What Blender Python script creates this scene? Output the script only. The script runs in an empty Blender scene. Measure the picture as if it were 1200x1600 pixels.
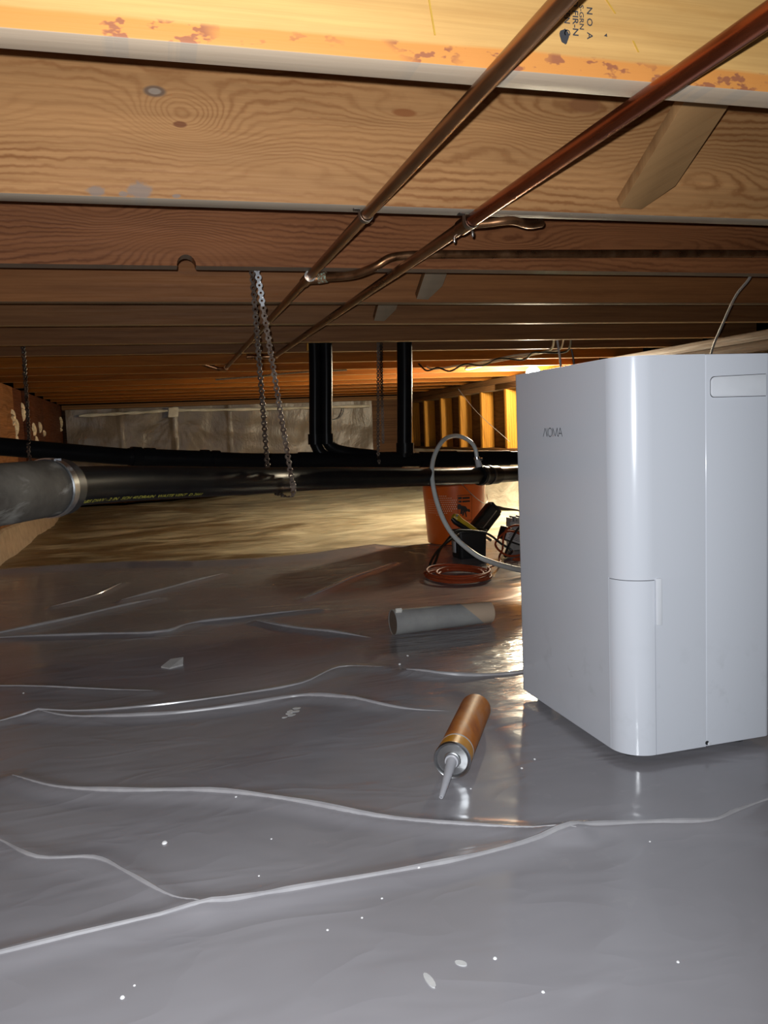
import bpy, bmesh, math, random
import numpy as np
from mathutils import Vector, Matrix

random.seed(7)
RNG = np.random.default_rng(7)
SC = bpy.context.scene
COL = SC.collection

# ------------------------------------------------------------------ camera, world, lights, exposure
CAM_Z = 0.5
def make_camera():
    y, pi, ro = 0.271, -0.099, -0.042
    f = Vector((math.sin(y)*math.cos(pi), math.cos(y)*math.cos(pi), math.sin(pi)))
    r = Vector((math.cos(y), -math.sin(y), 0)); u = r.cross(f)
    r2 = math.cos(ro)*r + math.sin(ro)*u
    u2 = -math.sin(ro)*r + math.cos(ro)*u
    cd = bpy.data.cameras.new('camera'); c = bpy.data.objects.new('camera', cd); COL.objects.link(c)
    m = Matrix((r2, u2, -f)).transposed().to_4x4()
    m.translation = (0, 0, CAM_Z)
    c.matrix_world = m
    cd.sensor_fit = 'VERTICAL'; cd.sensor_height = 36.0
    cd.lens = 1271.0/1600.0*36.0
    cd.clip_start = 0.01
    SC.camera = c
make_camera()

w = bpy.data.worlds.new('world'); SC.world = w; w.use_nodes = True
w.node_tree.nodes['Background'].inputs[0].default_value = (0.9, 0.8, 0.7, 1)
w.node_tree.nodes['Background'].inputs[1].default_value = 0.0

FLASH_W = 62.0
fl = bpy.data.lights.new('phone_flash', 'SPOT'); fl.energy = FLASH_W; fl.color = (0.92, 0.96, 1.0)
fl.shadow_soft_size = 0.0035; fl.spot_size = math.radians(146); fl.spot_blend = 1.0
flo = bpy.data.objects.new('phone_flash', fl); COL.objects.link(flo); flo.location = (-0.010, 0.0, CAM_Z+0.016)
flo.rotation_euler = Vector((.10, 1, -.06)).to_track_quat('-Z', 'Y').to_euler()

BULB_STRENGTH = 1800.0
BULB = (2.035, 4.14, 0.787)

SC.view_settings.view_transform = 'Standard'
SC.view_settings.look = 'None'
SC.view_settings.gamma = 1.0
SC.view_settings.exposure = 0.0
SC.view_settings.use_curve_mapping = False

# ------------------------------------------------------------------ helpers
class MB:
    def __init__(s): s.v = []; s.f = []; s.sm = []
    def add(s, vs, fs, smooth=False):
        b = len(s.v); s.v += [tuple(p) for p in vs]
        s.f += [tuple(b+i for i in q) for q in fs]; s.sm += [smooth]*len(fs); return s
    def box(s, x0, x1, y0, y1, z0, z1):
        return s.add([(x0,y0,z0),(x1,y0,z0),(x1,y1,z0),(x0,y1,z0),(x0,y0,z1),(x1,y0,z1),(x1,y1,z1),(x0,y1,z1)],
                     [(0,3,2,1),(4,5,6,7),(0,1,5,4),(1,2,6,5),(2,3,7,6),(3,0,4,7)])
    def obox(s, c, dx, dy, dz):      # oriented box: centre and three half vectors
        c, dx, dy, dz = Vector(c), Vector(dx), Vector(dy), Vector(dz)
        vs = [c+a*dx+b*dy+e*dz for e in (-1,1) for a,b in ((-1,-1),(1,-1),(1,1),(-1,1))]
        return s.add(vs, [(0,3,2,1),(4,5,6,7),(0,1,5,4),(1,2,6,5),(2,3,7,6),(3,0,4,7)])
    def tube(s, path, r, n=12, caps=True, closed=False):
        P = [Vector(p) for p in path]; m = len(P)
        R = list(r) if hasattr(r, '__len__') else [r]*m
        T = []
        for i in range(m):
            if closed: t = P[(i+1) % m]-P[i-1]
            else: t = P[min(i+1, m-1)]-P[max(i-1, 0)]
            T.append(t.normalized() if t.length > 1e-9 else Vector((0,0,1)))
        a = Vector((0,0,1)) if abs(T[0].z) < .9 else Vector((1,0,0))
        nrm = (a - a.dot(T[0])*T[0]).normalized()
        vs = []
        for i in range(m):
            nrm = (nrm - nrm.dot(T[i])*T[i]).normalized(); bi = T[i].cross(nrm)
            for k in range(n):
                t = 2*math.pi*k/n
                vs.append(P[i] + R[i]*(math.cos(t)*nrm + math.sin(t)*bi))
        fs = []
        for i in range(m if closed else m-1):
            j = (i+1) % m
            for k in range(n):
                l = (k+1) % n
                fs.append((i*n+k, i*n+l, j*n+l, j*n+k))
        s.add(vs, fs, True)
        if caps and not closed:
            b = len(s.v)-len(vs)
            s.f.append(tuple(b+k for k in range(n-1,-1,-1))); s.sm.append(False)
            s.f.append(tuple(b+(m-1)*n+k for k in range(n))); s.sm.append(False)
        return s
    def lathe(s, prof, o, ax, n=32, closed=False):   # prof: (radius, distance along axis)
        o, ax = Vector(o), Vector(ax).normalized()
        a = Vector((0,0,1)) if abs(ax.z) < .9 else Vector((1,0,0))
        u = (a - a.dot(ax)*ax).normalized(); v = ax.cross(u)
        vs = []
        for r, d in prof:
            for k in range(n):
                t = 2*math.pi*k/n
                vs.append(o + ax*d + r*(math.cos(t)*u + math.sin(t)*v))
        fs = []; m = len(prof)
        for i in range(m if closed else m-1):
            j = (i+1) % m
            for k in range(n):
                l = (k+1) % n
                fs.append((i*n+k, i*n+l, j*n+l, j*n+k))
        s.add(vs, fs, True)
        b = len(s.v)-len(vs)
        if not closed:
            if prof[0][0] > 1e-6: s.f.append(tuple(b+k for k in range(n-1,-1,-1))); s.sm.append(False)
            if prof[-1][0] > 1e-6: s.f.append(tuple(b+(m-1)*n+k for k in range(n))); s.sm.append(False)
        return s
    def prism(s, poly, z0, z1, axis='z', smooth_side=False):
        n = len(poly)
        def pt(a, b, c):
            return (a,b,c) if axis == 'z' else ((a,c,b) if axis == 'y' else (c,a,b))
        vs = [pt(a,b,z0) for a,b in poly] + [pt(a,b,z1) for a,b in poly]
        s.add(vs, [tuple(range(n-1,-1,-1)), tuple(range(n,2*n))])
        b = len(s.v)-2*n
        for k in range(n):
            l = (k+1) % n
            s.f.append((b+k, b+l, b+n+l, b+n+k)); s.sm.append(smooth_side)
        return s
    def grid(s, X, Y, Z, smooth=True):
        ny, nx = X.shape
        vs = np.stack([X.ravel(), Y.ravel(), Z.ravel()], 1).tolist()
        i = np.arange(ny*nx).reshape(ny, nx)
        fs = np.stack([i[:-1,:-1].ravel(), i[:-1,1:].ravel(), i[1:,1:].ravel(), i[1:,:-1].ravel()], 1).tolist()
        return s.add(vs, fs, smooth)
    def build(s, name, mat, parent=None, bevel=0, seg=2, origin=None, recalc=True, angle=30):
        me = bpy.data.meshes.new(name)
        me.from_pydata(s.v, [], s.f)
        me.polygons.foreach_set('use_smooth', s.sm)
        if recalc or bevel:
            bm = bmesh.new(); bm.from_mesh(me)
            if bevel:
                bmesh.ops.remove_doubles(bm, verts=bm.verts, dist=1e-6)
            bmesh.ops.recalc_face_normals(bm, faces=bm.faces)
            if bevel:
                ed = [e for e in bm.edges if len(e.link_faces) == 2 and e.calc_face_angle(0) > math.radians(angle)]
                bmesh.ops.bevel(bm, geom=ed, offset=bevel, segments=seg, affect='EDGES', profile=0.5)
            bm.to_mesh(me); bm.free()
        me.set_sharp_from_angle(angle=math.radians(38))
        if mat: me.materials.append(mat)
        o = bpy.data.objects.new(name, me); COL.objects.link(o)
        if parent is not None:
            o.parent = parent
            q = parent; off = Vector((0,0,0))
            while q is not None: off += q.location; q = q.parent
            me.transform(Matrix.Translation(-off))
        else:
            if origin is None:
                cs = [Vector(c) for c in o.bound_box]
                origin = sum(cs, Vector())/8
            me.transform(Matrix.Translation(-Vector(origin))); o.location = origin
        return o

def tag(o, label, cat, group=None):
    o['label'] = label; o['category'] = cat
    if group: o['group'] = group
    return o
def thing(name, loc, label, cat, group=None):
    o = bpy.data.objects.new(name, None); COL.objects.link(o); o.location = loc
    o.empty_display_size = .05
    return tag(o, label, cat, group)
def struct(o):
    o['kind'] = 'structure'; return o

def smooth_path(P, n=6, closed=False):    # Catmull-Rom
    P = [Vector(p) for p in P]; m = len(P); out = []
    for i in range(m if closed else m-1):
        p1, p2 = P[i], P[(i+1) % m]
        p0 = P[i-1] if (i > 0 or closed) else p1*2-p2
        p3 = P[(i+2) % m] if (i+2 < m or closed) else p2*2-p1
        for k in range(n):
            t = k/n
            out.append(.5*((2*p1)+(p2-p0)*t+(2*p0-5*p1+4*p2-p3)*t*t+(3*p1-p0-3*p2+p3)*t**3))
    if not closed: out.append(P[-1])
    return out

def rrect(x0, x1, y0, y1, radii, n=10):    # radii for corners (x0y0, x1y0, x1y1, x0y1), counterclockwise
    cs = [((x0, y0), radii[0], 180), ((x1, y0), radii[1], 270), ((x1, y1), radii[2], 0), ((x0, y1), radii[3], 90)]
    sg = [(1,1), (-1,1), (-1,-1), (1,-1)]; out = []
    for ((x, y), r, a0), (sx, sy) in zip(cs, sg):
        cx, cy = x+sx*r, y+sy*r
        for k in range(n+1):
            a = math.radians(a0+90*k/n); out.append((cx+r*math.cos(a), cy+r*math.sin(a)))
    return out
def clip_x(poly, c, keep_less):
    out = []
    for i, p in enumerate(poly):
        q = poly[(i+1) % len(poly)]
        ip = (p[0] <= c) == keep_less; iq = (q[0] <= c) == keep_less
        if ip: out.append(p)
        if ip != iq:
            t = (c-p[0])/(q[0]-p[0]); out.append((c, p[1]+t*(q[1]-p[1])))
    return out

_txt = {}
def text_mesh(s, size):
    cu = bpy.data.curves.new('lettering', 'FONT'); cu.body = s; cu.size = size; cu.resolution_u = 2; cu.offset = size*.016
    o = bpy.data.objects.new('lettering', cu); COL.objects.link(o)
    dg = bpy.context.evaluated_depsgraph_get(); dg.update()
    me = o.evaluated_get(dg).to_mesh()
    vs = [tuple(v.co) for v in me.vertices]; fs = [tuple(p.vertices) for p in me.polygons]
    o.evaluated_get(dg).to_mesh_clear()
    bpy.data.objects.remove(o); bpy.data.curves.remove(cu)
    return vs, fs

# ------------------------------------------------------------------ materials
class NT:
    def __init__(s, name):
        s.m = bpy.data.materials.new(name); s.m.use_nodes = True
        s.t = s.m.node_tree; s.bsdf = s.t.nodes['Principled BSDF']
        s.geo = s.t.nodes.new('ShaderNodeNewGeometry')
        s.pos = s.geo.outputs['Position']
    def link(s, a, b): s.t.links.new(a, b)
    def _in(s, sock, v):
        if hasattr(v, 'is_output') or isinstance(v, bpy.types.NodeSocket): s.link(v, sock)
        else: sock.default_value = v
    def math(s, op, a, b=0.0, c=None, clamp=False):
        n = s.t.nodes.new('ShaderNodeMath'); n.operation = op; n.use_clamp = clamp
        s._in(n.inputs[0], a); s._in(n.inputs[1], b)
        if c is not None: s._in(n.inputs[2], c)
        return n.outputs[0]
    def xyz(s, v=None):
        n = s.t.nodes.new('ShaderNodeSeparateXYZ'); s.link(v or s.pos, n.inputs[0]); return n.outputs
    def comb(s, x, y, z):
        n = s.t.nodes.new('ShaderNodeCombineXYZ')
        for k, q in enumerate((x, y, z)): s._in(n.inputs[k], q)
        return n.outputs[0]
    def scale(s, v, sx, sy, sz, off=(0,0,0)):
        n = s.t.nodes.new('ShaderNodeMapping'); s._in(n.inputs[0], v)
        n.inputs['Location'].default_value = off; n.inputs['Scale'].default_value = (sx, sy, sz); return n.outputs[0]
    def noise(s, v, scale=5, detail=3, rough=.55, dist=0.0, color=False):
        n = s.t.nodes.new('ShaderNodeTexNoise'); s._in(n.inputs['Vector'], v)
        n.inputs['Scale'].default_value = scale; n.inputs['Detail'].default_value = detail
        n.inputs['Roughness'].default_value = rough; n.inputs['Distortion'].default_value = dist
        return n.outputs[1] if color else n.outputs[0]
    def ramp(s, f, stops, interp='LINEAR'):
        n = s.t.nodes.new('ShaderNodeValToRGB'); s._in(n.inputs[0], f); e = n.color_ramp.elements
        n.color_ramp.interpolation = interp
        e[0].position, e[0].color = stops[0][0], (*stops[0][1], 1)
        e[1].position, e[1].color = stops[-1][0], (*stops[-1][1], 1)
        for p, c in stops[1:-1]:
            q = e.new(p); q.color = (*c, 1)
        return n.outputs[0]
    def maprange(s, f, a, b, c=0.0, d=1.0):
        n = s.t.nodes.new('ShaderNodeMapRange'); n.clamp = True; s._in(n.inputs[0], f)
        for k, q in enumerate((a, b, c, d)): n.inputs[k+1].default_value = q
        return n.outputs[0]
    def mix(s, fac, a, b):
        n = s.t.nodes.new('ShaderNodeMix'); n.data_type = 'RGBA'
        s._in(n.inputs[0], fac)
        for k, q in ((6, a), (7, b)):
            if isinstance(q, tuple): n.inputs[k].default_value = (*q, 1)
            else: s.link(q, n.inputs[k])
        return n.outputs[2]
    def bump(s, h, strength=.3, dist=.002, normal=None):
        n = s.t.nodes.new('ShaderNodeBump'); s._in(n.inputs['Height'], h)
        n.inputs['Strength'].default_value = strength; n.inputs['Distance'].default_value = dist
        if normal is not None: s.link(normal, n.inputs['Normal'])
        return n.outputs[0]
    def spot(s, a, b, ca, cb, sa, sb):      # gaussian of two scalars about (ca, cb)
        da = s.math('MULTIPLY', s.math('SUBTRACT', a, ca), 1/sa); db = s.math('MULTIPLY', s.math('SUBTRACT', b, cb), 1/sb)
        d = s.math('ADD', s.math('MULTIPLY', da, da), s.math('MULTIPLY', db, db))
        return s.math('EXPONENT', s.math('MULTIPLY', d, -1.0))
    def set(s, **kw):
        names = dict(color='Base Color', rough='Roughness', metal='Metallic', normal='Normal', spec='Specular IOR Level',
                     coat='Coat Weight', coat_rough='Coat Roughness', emis='Emission Strength', emcol='Emission Color', sheen='Sheen Weight', trans='Transmission Weight')
        for k, v in kw.items():
            if isinstance(v, tuple): v = (*v, 1)
            s._in(s.bsdf.inputs[names[k]], v)
        return s

def plain(name, color, rough=.5, metal=0.0, spec=.5, var=.12, bump=0.0, nscale=40, coat=0.0):
    n = NT(name)
    ns = n.noise(n.pos, nscale, 4, .6)
    dk = tuple(c*(1-var) for c in color); lt = tuple(min(1, c*(1+var)) for c in color)
    n.set(color=n.ramp(ns, [(.3, dk), (.7, lt)]), rough=rough, metal=metal, spec=spec, coat=coat)
    if bump: n.set(normal=n.bump(ns, bump, .002))
    return n.m

def wood(name, light, dark, seed=0.0, freq=55.0, amp=.10, knots=(), eyes=(), stains=(), along='x', contrast=1.0,
         rough=.62, patch=None, shine=.16, wav=1.0, edgecol=(.30,.24,.17)):
    """Flat sawn timber: growth rings are the contour lines of a height field that humps round each knot."""
    n = NT(name); X, Y, Z = n.xyz()
    if along == 'x': a, b = X, Z
    elif along == 'z': a, b = Z, n.math('ADD', X, Y)
    else: a, b = Y, Z
    v = n.comb(a, n.math('MULTIPLY', b, 3.5), seed)
    h = n.math('ADD', b, n.math('MULTIPLY', n.math('SUBTRACT', n.noise(v, 2.2*wav, 2, .45), .5), amp))
    h = n.math('ADD', h, n.math('MULTIPLY', n.math('SUBTRACT', n.noise(n.comb(a, n.math('MULTIPLY', b, 1.6), seed+5), 30, 3, .55), .5), .013))
    for ka, kb, sa, sb, hh in knots:
        h = n.math('ADD', h, n.math('MULTIPLY', n.spot(a, b, ka, kb, sa, sb), hh))
    g = n.math('ADD', n.math('MULTIPLY', n.math('SINE', n.math('MULTIPLY', h, 2*math.pi*freq)), .5), .5)
    g = n.math('POWER', g, 2.2)
    fade = n.maprange(n.noise(n.comb(a, n.math('MULTIPLY', b, 4), seed+9), 3.0, 2, .5), .35, .62, .25, 1.0)
    g = n.math('MULTIPLY', n.math('MULTIPLY', g, fade), contrast)
    fib = n.noise(n.comb(n.math('MULTIPLY', a, 5), n.math('MULTIPLY', b, 190), n.math('MULTIPLY', Y, 190) if along == 'x' else seed), 1.0, 4, .65)
    broad = n.noise(n.comb(a, n.math('MULTIPLY', b, 9), seed+2), 2.5, 3, .55)
    base = n.mix(n.maprange(broad, .3, .7), tuple(c*.86 for c in light), tuple(min(.95, c*1.12) for c in light))
    c = n.mix(n.math('MULTIPLY', g, .8), base, dark)
    c = n.mix(n.maprange(fib, .35, .75, 0, .32), c, tuple(x*.62 for x in dark))
    for (z0, zc, col) in (patch or []):          # a band of differently coloured sapwood along the lower edge
        e = n.math('ADD', b, n.math('MULTIPLY', n.noise(n.comb(a, 0.0, seed), 4, 3, .6), .012))
        k = n.maprange(e, zc+.0045, zc+.0075, 1, 0)
        c = n.mix(n.math('MULTIPLY', k, .85), c, col)
        bl = n.noise(n.comb(n.math('MULTIPLY', a, .7), n.math('MULTIPLY', b, 1.3), seed+3), 62, 3, .6)
        bl2 = n.noise(n.comb(a, b, seed+4), 12, 2, .5)
        k2 = n.math('MULTIPLY', n.math('MULTIPLY', n.maprange(bl, .555, .60), n.maprange(bl2, .42, .52)), k)
        c = n.mix(n.math('MULTIPLY', k2, .75), c, (.20,.065,.045))
    for ea, eb, sa, sb, col in eyes:             # knot hearts
        k = n.maprange(n.spot(a, b, ea, eb, sa, sb), .35, .6)
        c = n.mix(n.math('MULTIPLY', k, .9), c, col)
    for ea, eb, sa, sb, col in stains:           # dirt smudges with their own outline
        sp = n.math('ADD', n.spot(a, b, ea, eb, sa, sb), n.math('MULTIPLY', n.math('SUBTRACT', n.noise(n.comb(a, b, seed), 130, 3, .6), .5), .7))
        c = n.mix(n.math('MULTIPLY', n.maprange(sp, .35, .6), .7), c, col)
    # planed underside is greyer than the faces; on far joists painted bright as if lit
    N = n.xyz(n.geo.outputs['Normal'])
    under = n.maprange(N[2], -.9, -.6, 1, 0)
    c = n.mix(n.math('MULTIPLY', under, .8), c, n.mix(fib, tuple(x*.8 for x in edgecol), tuple(x*1.15 for x in edgecol)))
    hb = n.math('ADD', n.math('MULTIPLY', g, -.5), n.math('MULTIPLY', fib, .6))
    n.set(color=c, rough=n.maprange(fib, .3, .7, rough-.1, rough+.12), spec=shine, normal=n.bump(hb, .35, .0012))
    return n.m

M = {}
M['seam_dark'] = plain('seam_dark', (.02,.02,.022), .7)
# white glossy moulded plastic
n = NT('white_plastic'); X, Y, Z = n.xyz()
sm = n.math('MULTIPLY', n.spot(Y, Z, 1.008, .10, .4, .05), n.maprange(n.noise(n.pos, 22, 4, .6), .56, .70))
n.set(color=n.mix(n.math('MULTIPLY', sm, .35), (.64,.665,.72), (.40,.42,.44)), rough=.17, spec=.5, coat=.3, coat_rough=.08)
M['white_plastic'] = n.m
M['logo_grey'] = plain('logo_grey', (.045,.05,.055), .4)
M['grip_white'] = plain('grip_white', (.70,.72,.76), .22, var=.02)

def copper(name, a, b, c, rough):
    n = NT(name); ns = n.noise(n.scale(n.pos, 30, 4, 30), 1.0, 5, .62); big = n.noise(n.pos, 6, 3, .6)
    col = n.ramp(ns, [(.3, a), (.52, b), (.75, c)])
    n.set(color=n.mix(n.maprange(big, .4, .65, 0, .5), col, a), metal=.92, rough=n.maprange(ns, .3, .7, rough-.08, rough+.14), normal=n.bump(ns, .15, .001))
    return n.m
M['copper_brown'] = copper('copper_brown', (.16,.075,.035), (.34,.17,.08), (.46,.26,.14), .30)
M['copper_red'] = copper('copper_red', (.19,.045,.018), (.40,.11,.04), (.50,.20,.09), .28)
n = NT('verdigris'); ns = n.noise(n.pos, 260, 4, .6)
n.set(color=n.ramp(ns, [(.40, (.17,.085,.04)), (.53, (.20,.11,.06)), (.57, (.16,.28,.19)), (.68, (.50,.55,.46))]), rough=.75, normal=n.bump(ns, .5, .002)); M['verdigris'] = n.m
M['solder'] = plain('solder', (.62,.60,.56), .3, 1.0, nscale=200, bump=.3)
n = NT('abs_black'); ns = n.noise(n.scale(n.pos, 3, 25, 25), 1, 4, .6)
n.set(color=n.ramp(ns, [(.3, (.004,.004,.005)), (.75, (.008,.008,.008))]), rough=.33, spec=.08); M['abs'] = n.m
n = NT('iron_grey'); ns = n.noise(n.pos, 14, 5, .6); n2 = n.noise(n.scale(n.pos, 14, 10, 26), 1.2, 4, .6, .6)
n.set(color=n.mix(n.maprange(n2, .55, .7, 0, .75), n.ramp(ns, [(.35, (.030,.025,.020)), (.65, (.075,.066,.054))]), (.20,.19,.17)), rough=.72, spec=.2, normal=n.bump(ns, .25, .002)); M['iron'] = n.m
M['steel'] = plain('steel', (.55,.56,.57), .28, 1.0, var=.15)
M['steel_dull'] = plain('steel_dull', (.33,.30,.26), .42, 1.0, var=.3, nscale=120)
n = NT('chain_steel'); ns = n.noise(n.pos, 60, 4, .6)
n.set(color=n.ramp(ns, [(.35, (.05,.026,.016)), (.6, (.13,.10,.08))]), metal=.75, rough=.45); M['chain'] = n.m
M['chain_dark'] = plain('chain_dark', (.05,.035,.025), .5, .7, var=.3)
M['hose'] = plain('hose_white', (.55,.57,.56), .35, var=.05)
M['cable_grey'] = plain('cable_grey', (.30,.28,.27), .5)
M['cable_white'] = plain('cable_white', (.62,.55,.42), .5)
M['cable_black'] = plain('cable_black', (.012,.011,.011), .45)
M['cord_orange'] = plain('cord_orange', (.30,.05,.014), .6, spec=.2, var=.15)
M['bucket'] = plain('bucket_orange', (.62,.105,.008), .3, var=.06, nscale=8)
M['print_black'] = plain('print_black', (.012,.008,.006), .55)
M['print_pale'] = plain('print_pale', (.88,.62,.46), .5, var=.03)
M['tote_black'] = plain('tote_black', (.009,.009,.010), .42)
M['gloss_black'] = plain('gloss_black', (.012,.011,.010), .22)
M['yellow'] = plain('tool_yellow', (.55,.36,.02), .35)
M['tag_grey'] = plain('tag_grey', (.42,.42,.43), .6)
n = NT('paper_tube'); X, Y, Z = n.xyz()
k = n.maprange(n.math('ADD', X, n.math('MULTIPLY', Z, 1.1)), .779, .7815)
n.set(color=n.mix(k, n.ramp(n.noise(n.pos, 18, 4, .6), [(.3, (.25,.25,.25)), (.7, (.33,.33,.32))]), (.50,.38,.28)), rough=.5, spec=.3); M['paper_tube'] = n.m
M['paper_inside'] = plain('paper_inside', (.16,.12,.09), .8)
M['tape_white'] = plain('tape_white', (.8,.78,.72), .5)
# caulk cartridge wrapper
n = NT('cartridge_wrap'); ns = n.noise(n.scale(n.pos, 28, 11, 28), 1.3, 4, .6)
n.set(color=n.ramp(ns, [(.34, (.38,.105,.020)), (.50, (.52,.16,.012)), (.66, (.47,.20,.09))]), rough=.5, spec=.14); M['cartridge'] = n.m
M['cartridge_yellow'] = plain('cartridge_yellow', (.56,.24,.012), .35, var=.18)
M['nozzle'] = plain('nozzle_plastic', (.42,.42,.45), .35, var=.05)
M['foam'] = plain('spray_foam', (.62,.50,.34), .75, bump=.5, nscale=60, var=.2)
M['stamp_ink'] = plain('stamp_ink', (.035,.035,.04), .7)
M['holder_brown'] = plain('holder_brown', (.05,.035,.025), .4)
M['speck'] = plain('speck_white', (.85,.85,.86), .6, var=.05)
M['scrap'] = plain('scrap_paper', (.42,.41,.40), .6)
M['smudge'] = plain('smudge_grey', (.50,.50,.50), .7)
n = NT('bulb_glow'); n.set(color=(1,.9,.7), emcol=(1.0,.87,.62), emis=BULB_STRENGTH); M['bulb'] = n.m

# near vapour barrier: grey translucent-looking polyethylene, glossy and crumpled
n = NT('grey_poly_sheet'); X, Y, Z = n.xyz()
c1 = n.noise(n.scale(n.pos, 1, 2.2, 1), 5, 2, .5, .6)
c2 = n.noise(n.scale(n.pos, 7, 34, 1, (3,1,0)), 1.0, 4, .6, .4)
c3 = n.noise(n.pos, 55, 3, .6)
ridge = n.math('ABSOLUTE', n.math('SUBTRACT', c1, .5))
near_box = n.spot(X, Y, .70, 1.80, .28, .42)
crump = n.math('MULTIPLY', n.math('SUBTRACT', c2, .5), n.math('ADD', .05, n.math('MULTIPLY', near_box, 1.9)))
hgt = n.math('ADD', n.math('MULTIPLY', ridge, -.8), n.math('MULTIPLY', crump, .7))
dirt = n.math('MULTIPLY', n.maprange(n.noise(n.pos, 24, 4, .65), .60, .75), n.maprange(n.noise(n.pos, 3, 2, .5), .45, .6))
colr = n.mix(n.maprange(n.noise(n.pos, 3.5, 3, .5), .3, .7), (.255,.245,.26), (.315,.305,.325))
colr = n.mix(n.math('MULTIPLY', dirt, .16), colr, (.5,.48,.47))
n.set(color=colr, rough=n.maprange(c1, .3, .7, .13, .22), spec=.55, normal=n.bump(hgt, .38, .012)); M['poly_near'] = n.m
n = NT('stretched_poly'); n.set(color=n.ramp(n.noise(n.pos, 30, 3, .6), [(.3, (.32,.31,.325)), (.7, (.40,.39,.40))]), rough=.16, spec=.6); M['poly_fold'] = n.m
# far ground cover: paler tan poly
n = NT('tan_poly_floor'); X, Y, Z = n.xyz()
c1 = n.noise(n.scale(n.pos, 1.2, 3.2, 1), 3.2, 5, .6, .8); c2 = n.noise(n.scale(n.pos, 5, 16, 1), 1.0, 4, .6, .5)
soil_falloff = n.maprange(n.math('ADD', n.noise(n.scale(n.pos, 1, 2.2, 1, (4,2,0)), 1.6, 4, .6, .6), n.math('MULTIPLY', X, .16)), .44, .68)   # brown where it clings, milky where it bridges; leftward browning paints in bulb falloff
colr = n.mix(n.maprange(c1, .35, .68), n.mix(soil_falloff, (.13,.085,.04), (.44,.39,.26)), n.mix(soil_falloff, (.26,.19,.10), (.84,.78,.58)))
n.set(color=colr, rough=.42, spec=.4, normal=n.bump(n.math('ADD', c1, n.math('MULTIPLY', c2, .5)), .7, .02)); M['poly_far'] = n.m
n = NT('wall_poly'); c1 = n.noise(n.pos, 3.5, 5, .6, .7); c2 = n.noise(n.scale(n.pos, 9, 9, 3), 1, 4, .6)
n.set(color=n.ramp(c1, [(.35, (.12,.09,.065)), (.7, (.21,.16,.115))]), rough=.36, normal=n.bump(n.math('ADD', c1, n.math('MULTIPLY', c2, .6)), .6, .02)); M['wall_poly'] = n.m
n = NT('white_poly'); c1 = n.noise(n.scale(n.pos, 4, 3, 7), 1.2, 4, .6, .9)
n.set(color=n.ramp(c1, [(.35, (.5,.44,.34)), (.65, (.74,.69,.58))]), rough=.4, normal=n.bump(c1, .6, .03)); M['white_poly'] = n.m
M['concrete'] = plain('concrete', (.34,.25,.17), .85, bump=.4, nscale=18, var=.2)
M['osb_red'] = wood('osb_red', (.10,.03,.012), (.05,.015,.006), 3.3, 30, .3, along='y')
M['ply_orange'] = wood('ply_orange', (.26,.11,.04), (.14,.05,.016), 6.3, 26, .3, along='y')
M['sheath_dark'] = wood('sheath_dark', (.13,.06,.025), (.06,.025,.01), 5.1, 24, .3, along='y')
M['stud'] = wood('stud', (.52,.24,.035), (.32,.12,.014), 1.7, 60, .05, along='z')
M['plate'] = wood('plate', (.21,.105,.042), (.12,.05,.018), 8.7, 70, .08, along='y')
M['subfloor'] = wood('subfloor', (.30,.17,.08), (.15,.07,.03), 4.4, 20, .4, along='x')

# ------------------------------------------------------------------ room shell
H = 0.811
def sines(x, y, ks, seed):
    r = np.random.default_rng(seed); z = np.zeros_like(x)
    for k, a in ks:
        for _ in range(4):
            t = r.uniform(0, 2*math.pi); ph = r.uniform(0, 6.28)
            z += a*np.sin(k*(x*math.cos(t)+y*math.sin(t))+ph)/2
    return z
def floor_far_z(x, y):
    return -.012 + np.clip((y-3.3)/.7, 0, 1)*(.010 + sines(x, y*1.8, [(3.0, .012), (8.0, .006), (19, .0022)], 11))
xs = np.linspace(-.69, 2.17, 150); ys = np.concatenate([np.linspace(-1.2, 3.2, 30)[:-1], np.linspace(3.2, 7.05, 230)])
GX, GY = np.meshgrid(xs, ys)
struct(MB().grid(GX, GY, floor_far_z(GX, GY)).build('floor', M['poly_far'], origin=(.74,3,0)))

ceil = struct(MB().box(-.8, 2.3, -1.2, 7.2, H+.236, H+.255).build('ceiling', M['subfloor']))

# left wall: concrete curb below, plywood and red-brown board with spray foam drips above
wl = bpy.data.objects.new('wall_left', None); COL.objects.link(wl); wl.location = (-.69, 3, 0); struct(wl)
b = MB(); prof = [(-.74, -.02), (-.655, -.02), (-.672, .118), (-.682, .126), (-.74, .126)]
for k in range(40):
    y0, y1 = -1.2+8.25*k/40, -1.2+8.25*(k+1)/40
    j0, j1 = .006*math.sin(k*2.3)+.004*math.sin(k*5.1), .006*math.sin((k+1)*2.3)+.004*math.sin((k+1)*5.1)
    vs = [(px, y0, pz+(j0 if pz > .1 else 0)) for px, pz in prof]+[(px, y1, pz+(j1 if pz > .1 else 0)) for px, pz in prof]
    b.add(vs, [(0,1,6,5),(1,2,7,6),(2,3,8,7),(3,4,9,8)])
b.build('concrete_curb', M['concrete'], wl)
MB().box(-.72, -.694, -1.2, 4.66, .12, H).build('plywood_panel', M['ply_orange'], wl, bevel=.002)
MB().box(-.72, -.698, 4.665, 5.9, .12, H).build('board_panel', M['osb_red'], wl, bevel=.002)
MB().box(-.72, -.698, 5.905, 7.05, .12, H).build('board_panel', M['osb_red'], wl, bevel=.002)
MB().box(-.70, -.672, 4.98, 5.02, .13, H).build('batten', M['osb_red'], wl, bevel=.002)
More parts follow.
